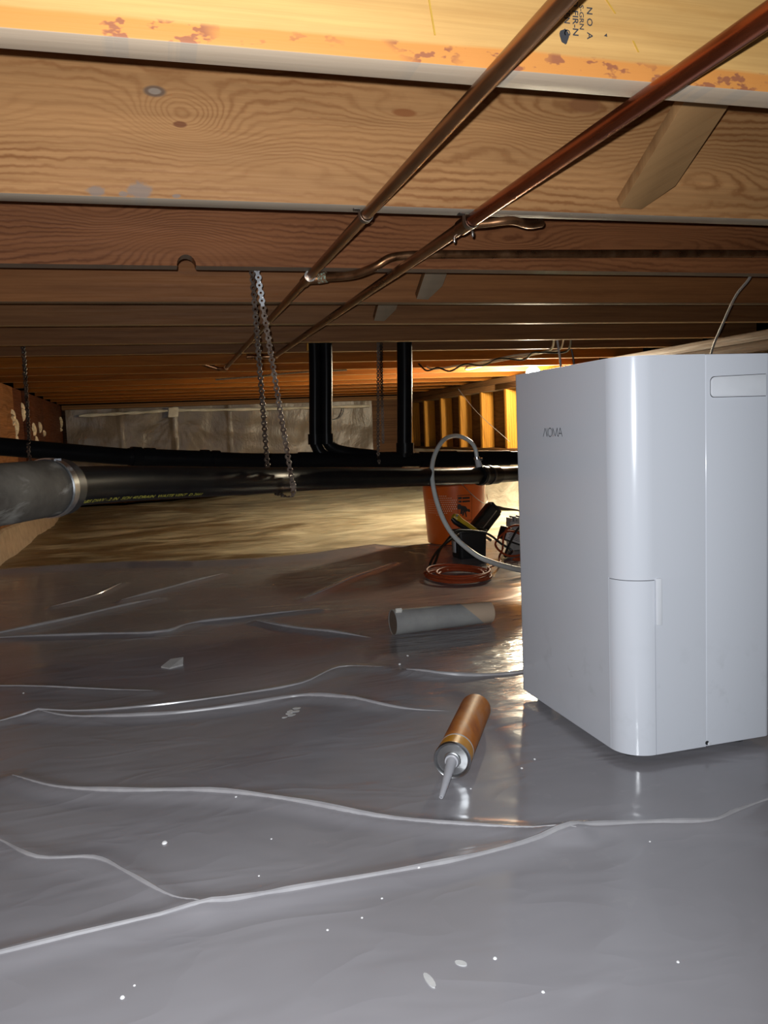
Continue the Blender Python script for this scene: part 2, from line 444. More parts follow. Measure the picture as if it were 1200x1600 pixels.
def foam(yc, z0, z1, wd, seed):
    r = random.Random(seed); pts = []; nn = 22
    for k in range(nn):
        t = 2*math.pi*k/nn
        pts.append((yc+wd*math.cos(t)*r.uniform(.30, 1.25)*(1+.3*math.sin(t)), (z0+z1)/2+(z1-z0)/2*math.sin(t)*r.uniform(.75, 1.1)))
    b = MB(); n_ = len(pts); rings = []
    cy, cz = yc, (z0+z1)/2
    for s_, d in ((1, 0), (.85, .010), (.45, .016), (.08, .018)):
        rings.append([(-.697+d, cy+(p[0]-cy)*s_, cz+(p[1]-cz)*s_) for p in pts])
    vs = sum(rings, []); fs = []
    for i in range(3):
        for k in range(n_):
            l = (k+1) % n_; fs.append((i*n_+k, i*n_+l, (i+1)*n_+l, (i+1)*n_+k))
    fs.append(tuple(3*n_+k for k in range(n_))); b.add(vs, fs, True)
    b.build('foam_drip', M['foam'], wl)
for a in ((4.60,.60,.70,.05,1),(4.68,.56,.655,.055,2),(4.66,.46,.57,.02,3),(4.97,.64,.745,.03,4),(5.02,.56,.66,.02,5),(5.06,.48,.57,.05,6),
          (5.35,.55,.64,.05,7),(5.42,.46,.56,.04,8),(5.62,.58,.655,.025,9),(5.80,.56,.60,.012,10),(6.9,.63,.72,.05,11),(6.85,.60,.63,.02,12),
          (4.62,.20,.30,.05,13),(4.85,.16,.36,.03,14),(5.15,.18,.34,.035,15),(5.5,.2,.33,.03,16),(4.25,.14,.24,.06,17),(4.40,.30,.36,.05,18),(5.75,.14,.30,.03,19)):
    foam(*a)

# back wall
wb = bpy.data.objects.new('wall_back', None); COL.objects.link(wb); wb.location = (.7, 7.05, 0); struct(wb)
for k in range(7):
    MB().box(-.70+.42*k, -.70+.42*k+.415, 7.06, 7.09, 0, H).build('board', M['sheath_dark'], wb, bevel=.002)
MB().box(-.69, 2.2, 7.0, 7.06, .774, H).build('top_plate', M['plate'], wb, bevel=.002)

# right wall: pony wall of studs on a curb
wr = bpy.data.objects.new('wall_right', None); COL.objects.link(wr); wr.location = (2.22, 3.5, 0); struct(wr)
MB().box(2.17, 2.34, -1.2, 7.05, -.02, .32).build('concrete_curb', M['concrete'], wr)
MB().box(2.17, 2.259, -1.2, 7.05, .321, .357).build('sill_plate', M['plate'], wr, bevel=.002)
MB().box(2.165, 2.259, -1.2, 4.95, .735, .7725).build('top_plate', M['plate'], wr, bevel=.0025)
MB().box(2.17, 2.259, 4.955, 7.05, .735, .7725).build('top_plate', M['plate'], wr, bevel=.0025)
MB().box(2.170, 2.259, -1.2, 3.6, .7735, H).build('top_plate', M['plate'], wr, bevel=.0025)
MB().box(2.172, 2.259, 3.605, 7.05, .7735, H).build('top_plate', M['plate'], wr, bevel=.0025)
base_stud = MB().box(2.17, 2.259, 0, .038, .357, .735).build('stud', M['stud'], wr, bevel=.0015)
for k in range(-6, 6):
    if k == 0: o = base_stud
    else:
        o = base_stud.copy(); COL.objects.link(o); o.parent = wr
    o.location = (0, 4.80+.4064*k, 0)
for k in range(7):
    MB().box(2.262, 2.275, -1.2+1.2*k, -1.2+1.2*k+1.195, .32, H).build('sheathing_board', M['sheath_dark'], wr)

# ------------------------------------------------------------------ floor joists, nearest first
TW = {}
def J(*a, **k): return wood(*a, **k)
grey = (.20,.17,.15); red = (.12,.045,.025)
joists = [
 # back Y, material, label
 (.725, J('joist_wood_yellow', (.56,.33,.115), (.40,.19,.05), 2.1, 40, .05, patch=[(0, .828, (.52,.20,.045))], contrast=.35, rough=.5, edgecol=(.46,.40,.31)),
  'bright yellow joist nearest the camera with ink stamp and purple-flecked lower edge'),
 (1.157, J('joist_wood_tan', (.42,.215,.085), (.20,.07,.020), 4.2, 92, .055,
     knots=((.062,.917,.050,.030,.11), (.11,.885,.06,.030,.03), (.362,.938,.075,.018,.035), (.19,.862,.10,.02,-.035), (.62,.955,.13,.035,.07), (-.17,.91,.05,.02,.025), (.84,.88,.10,.03,-.05), (.50,.90,.07,.02,-.025)),
     eyes=((.031,.944,.016,.008,(.13,.085,.06)), (.031,.944,.009,.0045,(.27,.21,.16)), (.060,.905,.010,.0045,(.17,.06,.025)), (.365,.938,.020,.006,(.25,.09,.03)), (.645,.966,.030,.012,(.24,.10,.04))),
     stains=((-.049,.8175,.012,.007,grey), (.004,.820,.017,.012,grey), (-.016,.815,.006,.004,grey), (.05,.815,.006,.003,grey)), edgecol=(.40,.35,.28), contrast=.95),
  'tan joist second from the camera with swirling knots and dark smudges'),
 (1.575, J('joist_wood_redbrown', (.25,.095,.036), (.10,.03,.010), 7.7, 95, .06,
     knots=((.075,.83,.09,.05,-.085), (-.05,.90,.08,.03,.04), (.72,.868,.10,.02,.045), (1.05,.875,.16,.02,-.045)), edgecol=(.24,.19,.14)),
  'red-brown joist third from the camera with a notch under its knot'),
 (1.972, J('joist_wood_brown', (.25,.10,.034), (.13,.045,.014), 9.1, 30, .08, contrast=.5, edgecol=(.27,.19,.11)), 'brown joist fourth from the camera just behind the notched one'),
]
lab = ['fifth from the camera, above the mid-height of the chain', 'sixth from the camera, hiding the tops of the black standpipes',
       'seventh from the camera, just behind the black standpipes', 'eighth from the camera, just in front of the bulb', 'ninth from the camera, first one lit behind the bulb',
       'tenth from the camera, second one lit beyond the bulb', 'eleventh from the camera, third one lit beyond the bulb', 'twelfth from the camera, lit orange near the back',
       'fifth from the back wall, orange lit', 'fourth from the back wall, dull orange', 'third from the back wall, mostly hidden', 'nearest the back wall above the hung plastic']
ysb = [2.345, 2.79, 3.12, 3.57, 3.98, 4.36, 4.79, 5.2, 5.6, 6.0, 6.4, 6.8]
for k, (yb, l) in enumerate(zip(ysb, lab)):
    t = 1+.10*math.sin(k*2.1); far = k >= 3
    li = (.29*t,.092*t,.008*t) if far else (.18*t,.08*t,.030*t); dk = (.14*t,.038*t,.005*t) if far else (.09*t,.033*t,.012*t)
    joists.append((yb, wood('joist_wood_far_%d' % k, li, dk, 11.3+k*1.7, 34, .08, contrast=.55, edgecol=(.55,.36,.17)), 'floor joist '+l))  # pale edgecol paints floor-bounced light onto the undersides
JO = []
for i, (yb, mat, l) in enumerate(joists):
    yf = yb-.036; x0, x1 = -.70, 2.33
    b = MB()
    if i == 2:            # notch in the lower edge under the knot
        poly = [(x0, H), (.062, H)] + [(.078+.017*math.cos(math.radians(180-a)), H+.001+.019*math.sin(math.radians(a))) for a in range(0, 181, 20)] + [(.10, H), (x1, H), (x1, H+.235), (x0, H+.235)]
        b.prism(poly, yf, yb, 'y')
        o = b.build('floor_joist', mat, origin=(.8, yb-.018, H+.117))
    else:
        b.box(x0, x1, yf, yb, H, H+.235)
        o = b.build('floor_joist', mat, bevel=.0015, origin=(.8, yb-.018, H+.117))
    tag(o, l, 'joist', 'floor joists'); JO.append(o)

# grade stamp inked on the first joist: text runs downwards, tops of the letters to the right
def stamp():
    yy = .689-.0006; b = MB()
    def put(s, x, ztop, size, bold=1.0):
        vs, fs = text_mesh(s, size)
        b.add([(x+v[1], yy, ztop-v[0]*bold) for v in vs], fs)
    put('N O  A', 0.3997, .8712, .0080, 1.12)
    put('S-GRN', 0.3922, .8722, .0062, 1.2)
    put('D FIR-N', 0.3854, .8765, .0080, 1.15)
    put('TEN  C', 0.3770, .8692, .0082, .95)
    blob = [(.3768+.0046*math.cos(t)*(1+.15*math.sin(3*t)), .8437+.0064*math.sin(t)*(1+.1*math.cos(5*t))) for t in [2*math.pi*k/18 for k in range(18)]]
    b.add([(x, yy, z) for x, z in blob], [tuple(range(18))])
    t3 = [(.4165, .8475), (.4200, .8470), (.4195, .8500)]
    b.add([(x, yy, z) for x, z in t3], [(0,1,2)])
    b.build('grade_stamp', M['stamp_ink'], JO[0], recalc=False)
stamp()
M['chalk_yellow'] = plain('chalk_yellow', (.46,.27,.035), .8)
for x0_, z0_, x1_, z1_ in ((.2475,.874,.2535,.8345), (.446,.846,.4515,.8365), (.418,.880,.428,.868)):
    MB().prism([(x0_, z0_), (x0_+.0014, z0_), (x1_+.0014, z1_), (x1_, z1_)], .6882, .6892, 'y').build('chalk_mark', M['chalk_yellow'], JO[0])

# cross bridging between joists: thin boards rising from the foot of one joist to the top of the nearer one
M['strut'] = wood('strut_wood', (.36,.20,.085), (.21,.095,.035), 3.9, 34, .10, along='z', contrast=.5, edgecol=(.34,.19,.08), stains=((.88,1.83,.010,.03,(.16,.075,.035)), (.84,1.85,.006,.006,(.07,.05,.035)), (.825,1.85,.004,.008,(.05,.035,.025))))
def bridge(x0, x1, yb, yt, mat, label, z0=H+.006, cut=.045):
    p0, p1 = Vector((0, yb, z0)), Vector((0, yt, H+.225)); d = (p1-p0); L_0 = d.length; d.normalize()
    nv = Vector((0, d.z, -d.y))*-1       # underside normal points down towards the camera
    if nv.z > 0: nv = -nv
    w_ = x1-x0
    pl = [(x0, 0), (x0+w_*.55, -.002), (x1, cut), (x1, L_0), (x0, L_0)]
    b = MB(); vs = []
    for off in (0, .018):
        vs += [Vector((x, 0, 0))+p0+d*s_-nv*off for x, s_ in pl]
    b.add(vs, [(0,1,2,3,4), (9,8,7,6,5)]+[(k, 5+k, 5+(k+1) % 5, (k+1) % 5) for k in range(5)])
    return tag(b.build('bridging_strut', mat, bevel=.001), label, 'strut', 'bridging struts between joists')
bridge(.693, .762, 1.108, .74, M['strut'], 'knotted diagonal bridging strut nailed to the tan joist right of the copper pipes')
bridge(.640, .695, 1.926, 1.60, M['plate'], 'small dim bridging strut against the brown fourth joist')
bridge(.633, .690, 2.30, 1.99, M['plate'], 'stubby dim bridging strut against the fifth joist')
tag(MB().obox((.598, 3.073, .857), (.018,0,0), (0,.010,0), (.003,0,.044)).build('wood_block', M['stud'], bevel=.0015), 'pale wood block left of the first black standpipe', 'block')

# ------------------------------------------------------------------ near plastic sheet with raised folds
FOLD = {
'A':([(-.62,.80),(-.40,.805),(-0.211,0.818),(-0.177,0.82),(0.005,0.832),(0.072,0.834),(0.12,0.834),(0.252,0.837),(0.341,0.844),(0.46,0.865),(0.497,0.868),(0.57,0.853),(0.638,0.833),(0.684,0.843),(0.744,0.855),(0.813,0.864),(1.05,.88)], .0036),
'B':([(-0.237,1.287),(-0.167,1.218),(-0.069,1.163),(0.043,1.112),(0.14,1.049),(0.244,0.972),(0.353,0.913),(0.466,0.859)], .0042),
'C':([(-0.241,1.596),(-0.158,1.54),(-0.023,1.499),(0.127,1.493),(0.236,1.494),(0.311,1.442),(0.39,1.372),(0.473,1.33)], .0044),
'D':([(-0.343,1.561),(-0.304,1.579),(-0.241,1.6),(-0.08,1.567),(0.135,1.569),(0.252,1.584),(0.347,1.657),(0.433,1.609)], .0026),
'E':([(-0.487,2.31),(-0.431,2.342),(-0.28,2.448),(-0.11,2.588),(-0.014,2.644)], .0050),
'F':([(-0.481,2.279),(-0.42,2.279),(-0.179,2.217),(-0.018,2.164),(0.067,2.239),(0.207,2.254),(0.315,2.262),(0.426,2.262)], .0045),
'G':([(0.411,2.437),(0.501,2.535),(0.657,2.733),(0.855,2.928)], .0040),
'H':([(0.236,2.198),(0.346,2.029),(0.477,1.883)], .0045),
'I':([(-0.397,1.844),(-0.343,1.816),(-0.034,1.671)], .0022),
'J':([(-0.341,2.684),(-0.218,2.817),(-0.143,2.99)], .0035),
'K':([(0.467,1.56),(0.515,1.52),(0.588,1.494),(0.684,1.489),(.76,1.50)], .0046),
'L':([(-0.257,1.114),(-0.221,1.083),(-0.167,1.015),(-0.1,0.983),(-0.062,0.932),(-0.02,0.871),(0.018,0.833)], .0026),
'M':([(-0.132,2.683),(0.029,2.808),(0.213,2.978)], .0050),
}
EDGE = [(-.69,3.50),(-0.332,3.456),(-0.134,3.412),(0.113,3.288),(0.362,3.25),(0.629,3.28),(0.923,3.348),(1.137,3.394),(1.5,3.30),(2.03,3.35)]
ex = np.array([p[0] for p in EDGE]); ey = np.array([p[1] for p in EDGE])
PATHS = {k: smooth_path([(x, y, 0) for x, y in p], 5) for k, (p, r) in FOLD.items()}
def dist_path(x, y, P):
    d = np.full(x.shape, 9.0)
    for a, c in zip(P[:-1], P[1:]):
        ax, ay = a.x, a.y; dx, dy = c.x-ax, c.y-ay; L = dx*dx+dy*dy+1e-12
        t = np.clip(((x-ax)*dx+(y-ay)*dy)/L, 0, 1)
        d = np.minimum(d, np.hypot(x-ax-t*dx, y-ay-t*dy))
    return d
def calm(x, y):     # flat where something stands on the sheet
    k = np.ones_like(x)
    for cx, cy, r in ((.75,1.19,.30),(.44,1.16,.17),(.67,1.9,.17),(.98,2.6,.14),(1.25,3.25,.26),(1.15,2.93,.16),(1.33,2.95,.14)):
        k = np.minimum(k, np.clip((np.hypot(x-cx, y-cy)-r)/.12, 0, 1))
    return k
def sheet_z(x, y):
    z = calm(x, y)*(sines(x, y, [(3.2, .0045), (7.5, .003), (17, .0011)], 5))
    for k, (p, r) in FOLD.items():
        P = PATHS[k]
        d = dist_path(x, y, P[::3]+[P[-1]])
        z = z + calm(x, y)*r*1.6*np.exp(-(d/.018)**2)
    e = np.interp(x, ex, ey)
    z = z - .0015*(1-calm(x, y)) + .022*np.exp(-((e-.03-y)/.045)**2)*calm(x, y)
    return z
xs = np.linspace(-.655, 2.03, 330); t = np.linspace(0, 1, 330)
GX = np.tile(xs, (330, 1)); E_ = np.interp(GX, ex, ey) + .02*np.sin(GX*9)
T_ = np.tile(t[:, None], (1, 330)); lo = -.35
GY = lo + (E_-lo)*(T_*.45+.55*T_**1.6)
GZ = sheet_z(GX, GY)
sheet = thing('plastic_sheet', (.7, 1.5, 0), 'grey plastic ground sheet with raised creases covering the near floor', 'plastic sheet')
MB().grid(GX, GY, GZ).build('sheet', M['poly_near'], sheet, recalc=False)
def sz(x, y): return float(sheet_z(np.array([float(x)]), np.array([float(y)]))[0])
for k, (p, r) in FOLD.items():
    P = PATHS[k]; m = len(P)
    xx = np.array([q.x for q in P]); yy = np.array([q.y for q in P]); zz = sheet_z(xx, yy)
    rad = [r*min(1, .15+3.2*min(i, m-1-i)/m)*(1+.2*math.sin(i*.9)) for i in range(m)]
    MB().tube([(a, c, e_-r*.1) for a, c, e_ in zip(xx, yy, zz)], rad, 8).build('fold', M['poly_fold'], sheet)

# white specks, a paper scrap and scuff on the sheet
specks = [(-0.02,0.991,.0035),(0.246,0.971,.0028),(0.255,0.835,.0022),(0.081,0.88,.0013),(0.106,0.959,.0013),(0.172,0.768,.0013),(0.201,0.796,.0015),(0.277,0.672,.0020),
          (0.393,1.023,.0016),(0.488,1.06,.0020),(0.52,1.083,.0018),(0.504,1.671,.0028),(0.47,1.618,.0028),(-0.288,1.748,.0020),(0.075,1.08,.0018),(0.134,0.758,.0014),(-0.06,0.722,.0022),(0.44,0.621,.0016),(.300,.619,.0018),(.543,.82,.0014),(-.05,.735,.0013)]
for x, y, r in specks:
    b = MB(); z = sz(x, y)
    b.lathe([(r*.55, 0), (r, r*.35), (r*.7, r*.8), (.0001, r)], (x, y, z-.0004), (random.uniform(-.2,.2), random.uniform(-.2,.2), 1), 8)
    tag(b.build('speck', M['speck']), 'tiny white speck lying on the grey plastic sheet', 'speck', 'white specks on the plastic sheet')
for x, y, a, l in ((.207,.658,.5,'large pale flake on the sheet at the bottom of the picture, longer than its neighbour'), (.243,.673,1.2,'small round pale flake on the sheet beside the long one')):
    b = MB(); z = sz(x, y); L = .011 if a < 1 else .006
    pts = [(x+L*math.cos(t)*math.cos(a+1.2)-.0035*math.sin(t)*math.sin(a+1.2), y+L*math.cos(t)*math.sin(a+1.2)+.0035*math.sin(t)*math.cos(a+1.2)) for t in [2*math.pi*k/12 for k in range(12)]]
    b.prism(pts, z-.0003, z+.0010)
    tag(b.build('flake', M['smudge']), l, 'flake')
z = sz(.011, 1.853)
b = MB(); b.add([(-.018,1.850,z+.003),(.000,1.832,z+.002),(.030,1.846,z+.004),(.032,1.868,z+.014),(.004,1.872,z+.012),
                 (-.018,1.850,z-.0005),(.000,1.832,z-.0005),(.030,1.846,z-.0005),(.032,1.868,z-.0005),(.004,1.872,z-.0005)],
                [(0,1,2,3,4),(9,8,7,6,5),(0,5,6,1),(1,6,7,2),(2,7,8,3),(3,8,9,4),(4,9,5,0)])
tag(b.build('paper_scrap', M['scrap']), 'small grey folded paper scrap lying on the left of the sheet', 'scrap')
b = MB(); r_ = random.Random(3); zc = sz(.206,1.423)
for k in range(7):
    x, y = .195+.011*k*.35+r_.uniform(-.008,.008), 1.405+.006*k+r_.uniform(-.006,.006); q = r_.uniform(.004,.009)
    zz_ = sz(x, y)
    pts = [(x+q*math.cos(t)*r_.uniform(.6,1.2), y+.6*q*math.sin(t)*r_.uniform(.6,1.2)) for t in [2*math.pi*i/7 for i in range(7)]]
    b.prism(pts, zz_-.0006, zz_+.0007)
tag(b.build('dried_smear', M['smudge']), 'dried pale smear on the sheet above the longest middle crease', 'smear')

# ------------------------------------------------------------------ dehumidifier
DX0, DX1, DY0, DY1 = .631, .8808, 1.006, 1.366
dh = thing('dehumidifier', (.752, 1.186, 0), 'tall glossy white portable dehumidifier standing on the grey sheet', 'dehumidifier')
out = rrect(DX0, DX1, DY0, DY1, (.046, .012, .02, .016), 14)
ZB, ZT = .011, .590
SEAM, BX, BZ = .7638, .6785, .271; g = .0005
MB().prism([(.752+(x-.752)*.985, 1.186+(y-1.186)*.99) for x, y in out], ZB+.003, ZT-.004, smooth_side=True).build('inner_core', M['seam_dark'], dh)
fs_ = clip_x(out, SEAM-g, True)
def clip_y(poly, c, less): return [(x, y) for y, x in clip_x([(y, x) for x, y in poly], c, less)]
def shellpiece(name, zones, bev, mat=M['white_plastic']):
    b = MB()
    for poly, z0, z1 in zones: b.prism(poly, z0, z1, smooth_side=True)
    return b.build(name, mat, dh, bevel=bev, seg=3, angle=40)
YS = DY0+.046
shellpiece('rear_shell', [(clip_x(out, SEAM+g, False), ZB, ZT)], .0014)
shellpiece('front_shell', [(clip_y(fs_, YS, False), ZB, ZT), (clip_y(fs_, YS, True), BZ+g, ZT), (clip_x(clip_y(fs_, YS, True), BX+g, False), ZB, BZ+g)], 0)
bk = shellpiece('water_bucket', [(clip_x(clip_y(out, YS-g, True), BX-g, True), ZB, BZ-g)], 0)
# bucket finger grip, handle recess, drain plug
b = MB().prism(rrect(.6792, .6885, .2045, .2735, (.002,)*4, 4), DY0-.0030, DY0+.001, 'y'); b.build('finger_grip', M['grip_white'], bk, bevel=.0008)
gp = rrect(.7725, .8672, .5290, .5575, (.006, .0005, .0005, .007), 6)
gp = [(x, z+(.0022 if z > .545 else -.0008)*(x-.7725)/.1) for x, z in gp]
cx_, cz_ = .823, .543
hg = MB().prism([(x-.0006 if x < .8 else x, z+(.0007 if z > cz_ else -.0007)) for x, z in gp], DY0-.0004, DY0+.002, 'y').build('handle_recess', M['seam_dark'], dh)
hg['label'] = 'thin dark outline of the handle'
b = MB(); b.prism(gp, DY0-.0026, DY0+.002, 'y'); b.build('hand_grip', M['grip_white'], dh, bevel=.0008)
MB().lathe([(.0032, 0), (.0032, .0006)], (.7652, DY0-.0008, .0165), (0,1,0), 16).build('screw_hole', M['seam_dark'], dh)
MB().lathe([(.0030, 0), (.0030, .0012), (.0018, .0016)], (.7688, DY0+.0004, .0148), (0,-1,0), 16).build('drain_plug', M['grip_white'], dh)
for x, y in ((.665,1.05),(.84,1.04),(.665,1.335),(.84,1.335)):
    MB().lathe([(.014, 0), (.013, ZB+.003)], (x, y, 0), (0,0,1), 16).build('foot', M['seam_dark'], dh)
# logo: thin strokes; first letter lacks its left upright
def logo():
    b = MB(); yL, yR, z0, z1 = 1.250, 1.1835, .4795, .4935; xx = DX0-.0004; hh = z1-z0; L = yL-yR
    def st(a, c, w_=.0013):
        (u0, v0), (u1, v1) = a, c
        p0 = Vector((xx, yL-u0*L, z0+v0*hh)); p1 = Vector((xx, yL-u1*L, z0+v1*hh)); d = (p1-p0); nrm = Vector((1,0,0)).cross(d).normalized()*w_/2
        b.add([p0-nrm, p0+nrm, p1+nrm, p1-nrm], [(0,1,2,3)])
    st((0,0),(.11,1)); st((.11,1),(.215,0)); st((.215,0),(.215,1))
    O = [(.37+.105*math.cos(t), .5+.5*math.sin(t)) for t in [2*math.pi*k/24 for k in range(25)]]
    for a, c in zip(O[:-1], O[1:]): st(a, c)
    st((.52,0),(.52,1)); st((.52,1),(.64,.05)); st((.64,.05),(.75,1)); st((.75,1),(.755,.12))
    st((.755,.12),(.80,.02)); st((.80,.0),(.90,1)); st((.90,1),(1.0,0)); st((.845,.36),(.965,.36))
    b.build('logo', M['logo_grey'], dh, recalc=False)
logo()

# ------------------------------------------------------------------ caulk cartridge
A_ = Vector((.381, 1.062, .0268)); B_ = Vector((.496, 1.255, .0262)); AX = (B_-A_).normalized(); LN = (B_-A_).length
cg = thing('caulk_cartridge', (A_.x, A_.y, 0), 'orange caulk cartridge with grey nozzle lying on the grey sheet', 'caulk tube')
def L_(name, prof, mat, o=A_, ax=AX, n_=36): return MB().lathe(prof, o, ax, n_).build(name, mat, cg)
R_ = .0255
L_('wrapper', [(R_-.001, .003), (R_, .004), (R_, LN-.004), (R_-.0015, LN), (R_-.003, LN), (R_-.004, LN-.010), (.0001, LN-.010)], M['cartridge'])
L_('yellow_band', [(R_-.001, .004), (R_+.0003, .005), (R_+.0003, .033), (R_-.001, .033)], M['cartridge_yellow'])
L_('pale_stripe', [(R_-.001, .033), (R_+.0004, .0335), (R_+.0004, .0365), (R_-.001, .037)], M['tag_grey'])
L_('metal_end', [(R_-.001, .006), (R_+.0012, .004), (R_+.0014, -.001), (R_+.0004, -.0025), (R_-.002, -.0012), (R_-.0035, .0015), (.0125, .0005), (.0120, -.0022), (.0108, -.0026), (.0100, -.001), (.0001, .001)], M['steel'])
L_('neck', [(.0095, .001), (.0098, -.006), (.0080, -.0068)], M['nozzle'])
tip = Vector((.336, .985, .0125)); nb = A_-AX*.005
MB().lathe([(.0078, 0), (.0072, .01), (.0035, (tip-nb).length-.003), (.0026, (tip-nb).length), (.0016, (tip-nb).length), (.0012, (tip-nb).length-.006)], nb, tip-nb, 24).build('nozzle', M['nozzle'], cg)

# ------------------------------------------------------------------ paper roll
p0, p1 = Vector((.535, 1.888, .0315)), Vector((.800, 1.903, .0285)); ax = p1-p0; L = ax.length
pr = thing('paper_roll', (.67, 1.9, 0), 'short grey open paper roll with a beige end lying on the sheet', 'paper roll')
r0, r1 = .0315, .0272
b = MB().lathe([(r0, 0), (r1, L), (r1-.0015, L), (r0-.0015, 0)], p0, ax, 40, closed=True); b.build('tube_wall', M['paper_tube'], pr)
MB().lathe([(r0-.0017, .001), (r1-.0017, L-.001)], p0, ax, 32).add([], []).build('inner_layer', M['paper_inside'], pr)
b = MB().obox(p0+Vector((.012, -.013, .0295)), (.008, 0, 0), (0, .003, .0022), (0, -.004, .006)); b.build('white_tape', M['tape_white'], pr, bevel=.0008)

# ------------------------------------------------------------------ copper pipes
def straps(par, p, rr, side=1):
    x, y, z = p
    b = MB(); arc = [(x+(rr+.0012)*math.cos(t), y, z+(rr+.0012)*math.sin(t)) for t in [math.pi+math.pi*k/10 for k in range(11)]]
    pts = [(x-rr-.010, y, H-.0012), (x-rr-.0014, y, H-.0015)]+arc+[(x+rr+.0014, y, H-.0015), (x+rr+.010, y, H-.0012)]
    wd = .006
    vs = [(a, y-wd, c) for a, _, c in pts]+[(a, y+wd, c) for a, _, c in pts]; m = len(pts)
    vs += [(a, y-wd, c-.0012) for a, _, c in pts]+[(a, y+wd, c-.0012) for a, _, c in pts]
    fs = []
    for i in range(m-1): fs += [(i, i+1, m+i+1, m+i), (2*m+i, 3*m+i, 3*m+i+1, 2*m+i+1), (i, 2*m+i, 2*m+i+1, i+1), (m+i, m+i+1, 3*m+i+1, 3*m+i)]
    b.add(vs, fs); return b.build('pipe_strap', M['steel_dull'], par)
r1_ = .0082; zc = H-.0088
c1 = thing('copper_pipe', (.31, 1.6, zc), 'brown copper water pipe with a side branch, left one under the joists', 'pipe', 'copper pipes under the joists')
def x1(y): return .303+.0065*(y-.5)
MB().tube([(x1(y), y, zc) for y in (-.4, .6, 1.15, 1.59)], r1_, 20).build('pipe', M['copper_brown'], c1)
MB().tube([(x1(y), y, zc) for y in (1.61, 2.3, 3.0, 3.62)], r1_, 20).build('pipe', M['copper_brown'], c1)
straps(c1, (x1(1.135), 1.135, zc), r1_)
te = MB().tube([(x1(1.575), 1.575, zc), (x1(1.640), 1.640, zc)], r1_+.0018, 20).tube([(x1(1.6), 1.606, zc), (x1(1.6)+.022, 1.598, zc)], r1_+.0018, 20)
te.build('tee_fitting', M['copper_brown'], c1)
MB().tube([(x1(1.574)+r1_*0, 1.5735, zc), (x1(1.577), 1.5775, zc)], r1_+.0028, 20).build('solder_ring', M['solder'], c1)
MB().tube([(x1(1.6)+.020, 1.5995, zc), (x1(1.6)+.036, 1.590, zc+.0015)], r1_+.0022, 20).build('corroded_joint', M['verdigris'], c1)
br = smooth_path([(x1(1.6)+.034, 1.592, zc+.001), (.39, 1.557, zc-.0005), (.425, 1.522, zc+.008), (.458, 1.511, zc+.024), (.52, 1.507, zc+.029), (.62, 1.506, zc+.031), (.80, 1.506, zc+.035), (1.3, 1.508, zc+.044), (2.2, 1.508, zc+.048)], 6)
MB().tube(br, r1_, 16).build('branch_pipe', M['copper_brown'], c1)
MB().tube(smooth_path([(x1(3.6), 3.60, zc), (x1(3.66), 3.655, zc-.001), (x1(3.66)-.03, 3.67, zc), (x1(3.66)-.06, 3.672, zc+.010), (x1(3.66)-.20, 3.68, zc+.055)], 5), r1_+.001, 16).build('elbow', M['copper_brown'], c1)
r2_ = .0098; z2 = H-.0106
c2 = thing('copper_pipe', (.46, 1.6, z2), 'reddish copper water pipe, right one under the joists above the dehumidifier', 'pipe', 'copper pipes under the joists')
def x2(y): return .468-.0012*(y-.5)
MB().tube([(x2(y), y, z2) for y in (-.4, .6, 1.135)], r2_, 20).build('pipe', M['copper_red'], c2)
MB().tube([(x2(y), y, z2) for y in (1.135, 2.0, 3.10)], r2_-.0008, 20).build('pipe', M['copper_brown'], c2)
straps(c2, (x2(1.14), 1.14, z2), r2_)
MB().tube([(x2(1.15), 1.148, z2), (x2(1.18), 1.18, z2)], r2_+.0016, 20).build('coupling', M['copper_brown'], c2)
MB().tube(smooth_path([(x2(1.16)+.004, 1.163, z2), (.50, 1.155, z2+.001), (.535, 1.148, z2+.004), (.575, 1.175, z2+.006), (.62, 1.22, z2+.02)], 5), .0062, 14).build('side_stub', M['copper_brown'], c2)
for x, y in ((x2(1.2)-.002, 1.205), (x2(1.17)+.012, 1.165)):
    MB().lathe([(.0018, 0), (.0026, .004), (.0022, .008), (.0001, .010)], (x, y, z2-r2_+.002), (0,0,-1), 12).build('solder_drip', M['solder'], c2)
MB().tube(smooth_path([(x2(3.08), 3.08, z2), (x2(3.12), 3.13, z2-.001), (.44, 3.145, z2), (.36, 3.145, z2+.001)], 5), r2_, 16).build('elbow', M['copper_brown'], c2)

# ------------------------------------------------------------------ drain pipes
PR = .0278
P1 = [(-0.138,1.155,0.4436),(-0.043,1.34,0.435),(0.198,1.688,0.409),(0.296,1.847,0.399),(0.504,2.05,0.382),(0.774,2.305,0.359),(1.026,2.55,0.339),(1.114,2.62,0.333),(1.262,2.76,0.322),(1.55,2.95,.31)]
d1 = thing('drain_pipe', (.3, 1.85, 0.40), 'black drain pipe coupled to a grey iron pipe, nearest to the camera', 'pipe', 'black drain pipes')
MB().tube(smooth_path(P1, 3), PR, 24).build('pipe', M['abs'], d1)
gi = [(-.50,.62,.452),(-0.30,0.90,0.447),(-0.198,1.03,0.444),(-0.160,1.105,0.4436),(-0.137,1.157,0.4435)]
o = MB().tube(smooth_path(gi, 3), [.0375]*13, 28).build('iron_pipe', M['iron'], d1); o['label'] = 'dull grey iron pipe end'
o = MB().tube([(-.1405,1.149,.4435), (-.1255,1.183,.4430)], .0385, 32).build('rubber_coupling', M['tote_black'], d1)
b = MB().tube([(-.1395,1.151,.4435), (-.1345,1.1625,.4433)], .0400, 36); o = b.build('hose_clamp', M['steel'], d1); o['label'] = 'shiny steel hose clamp'
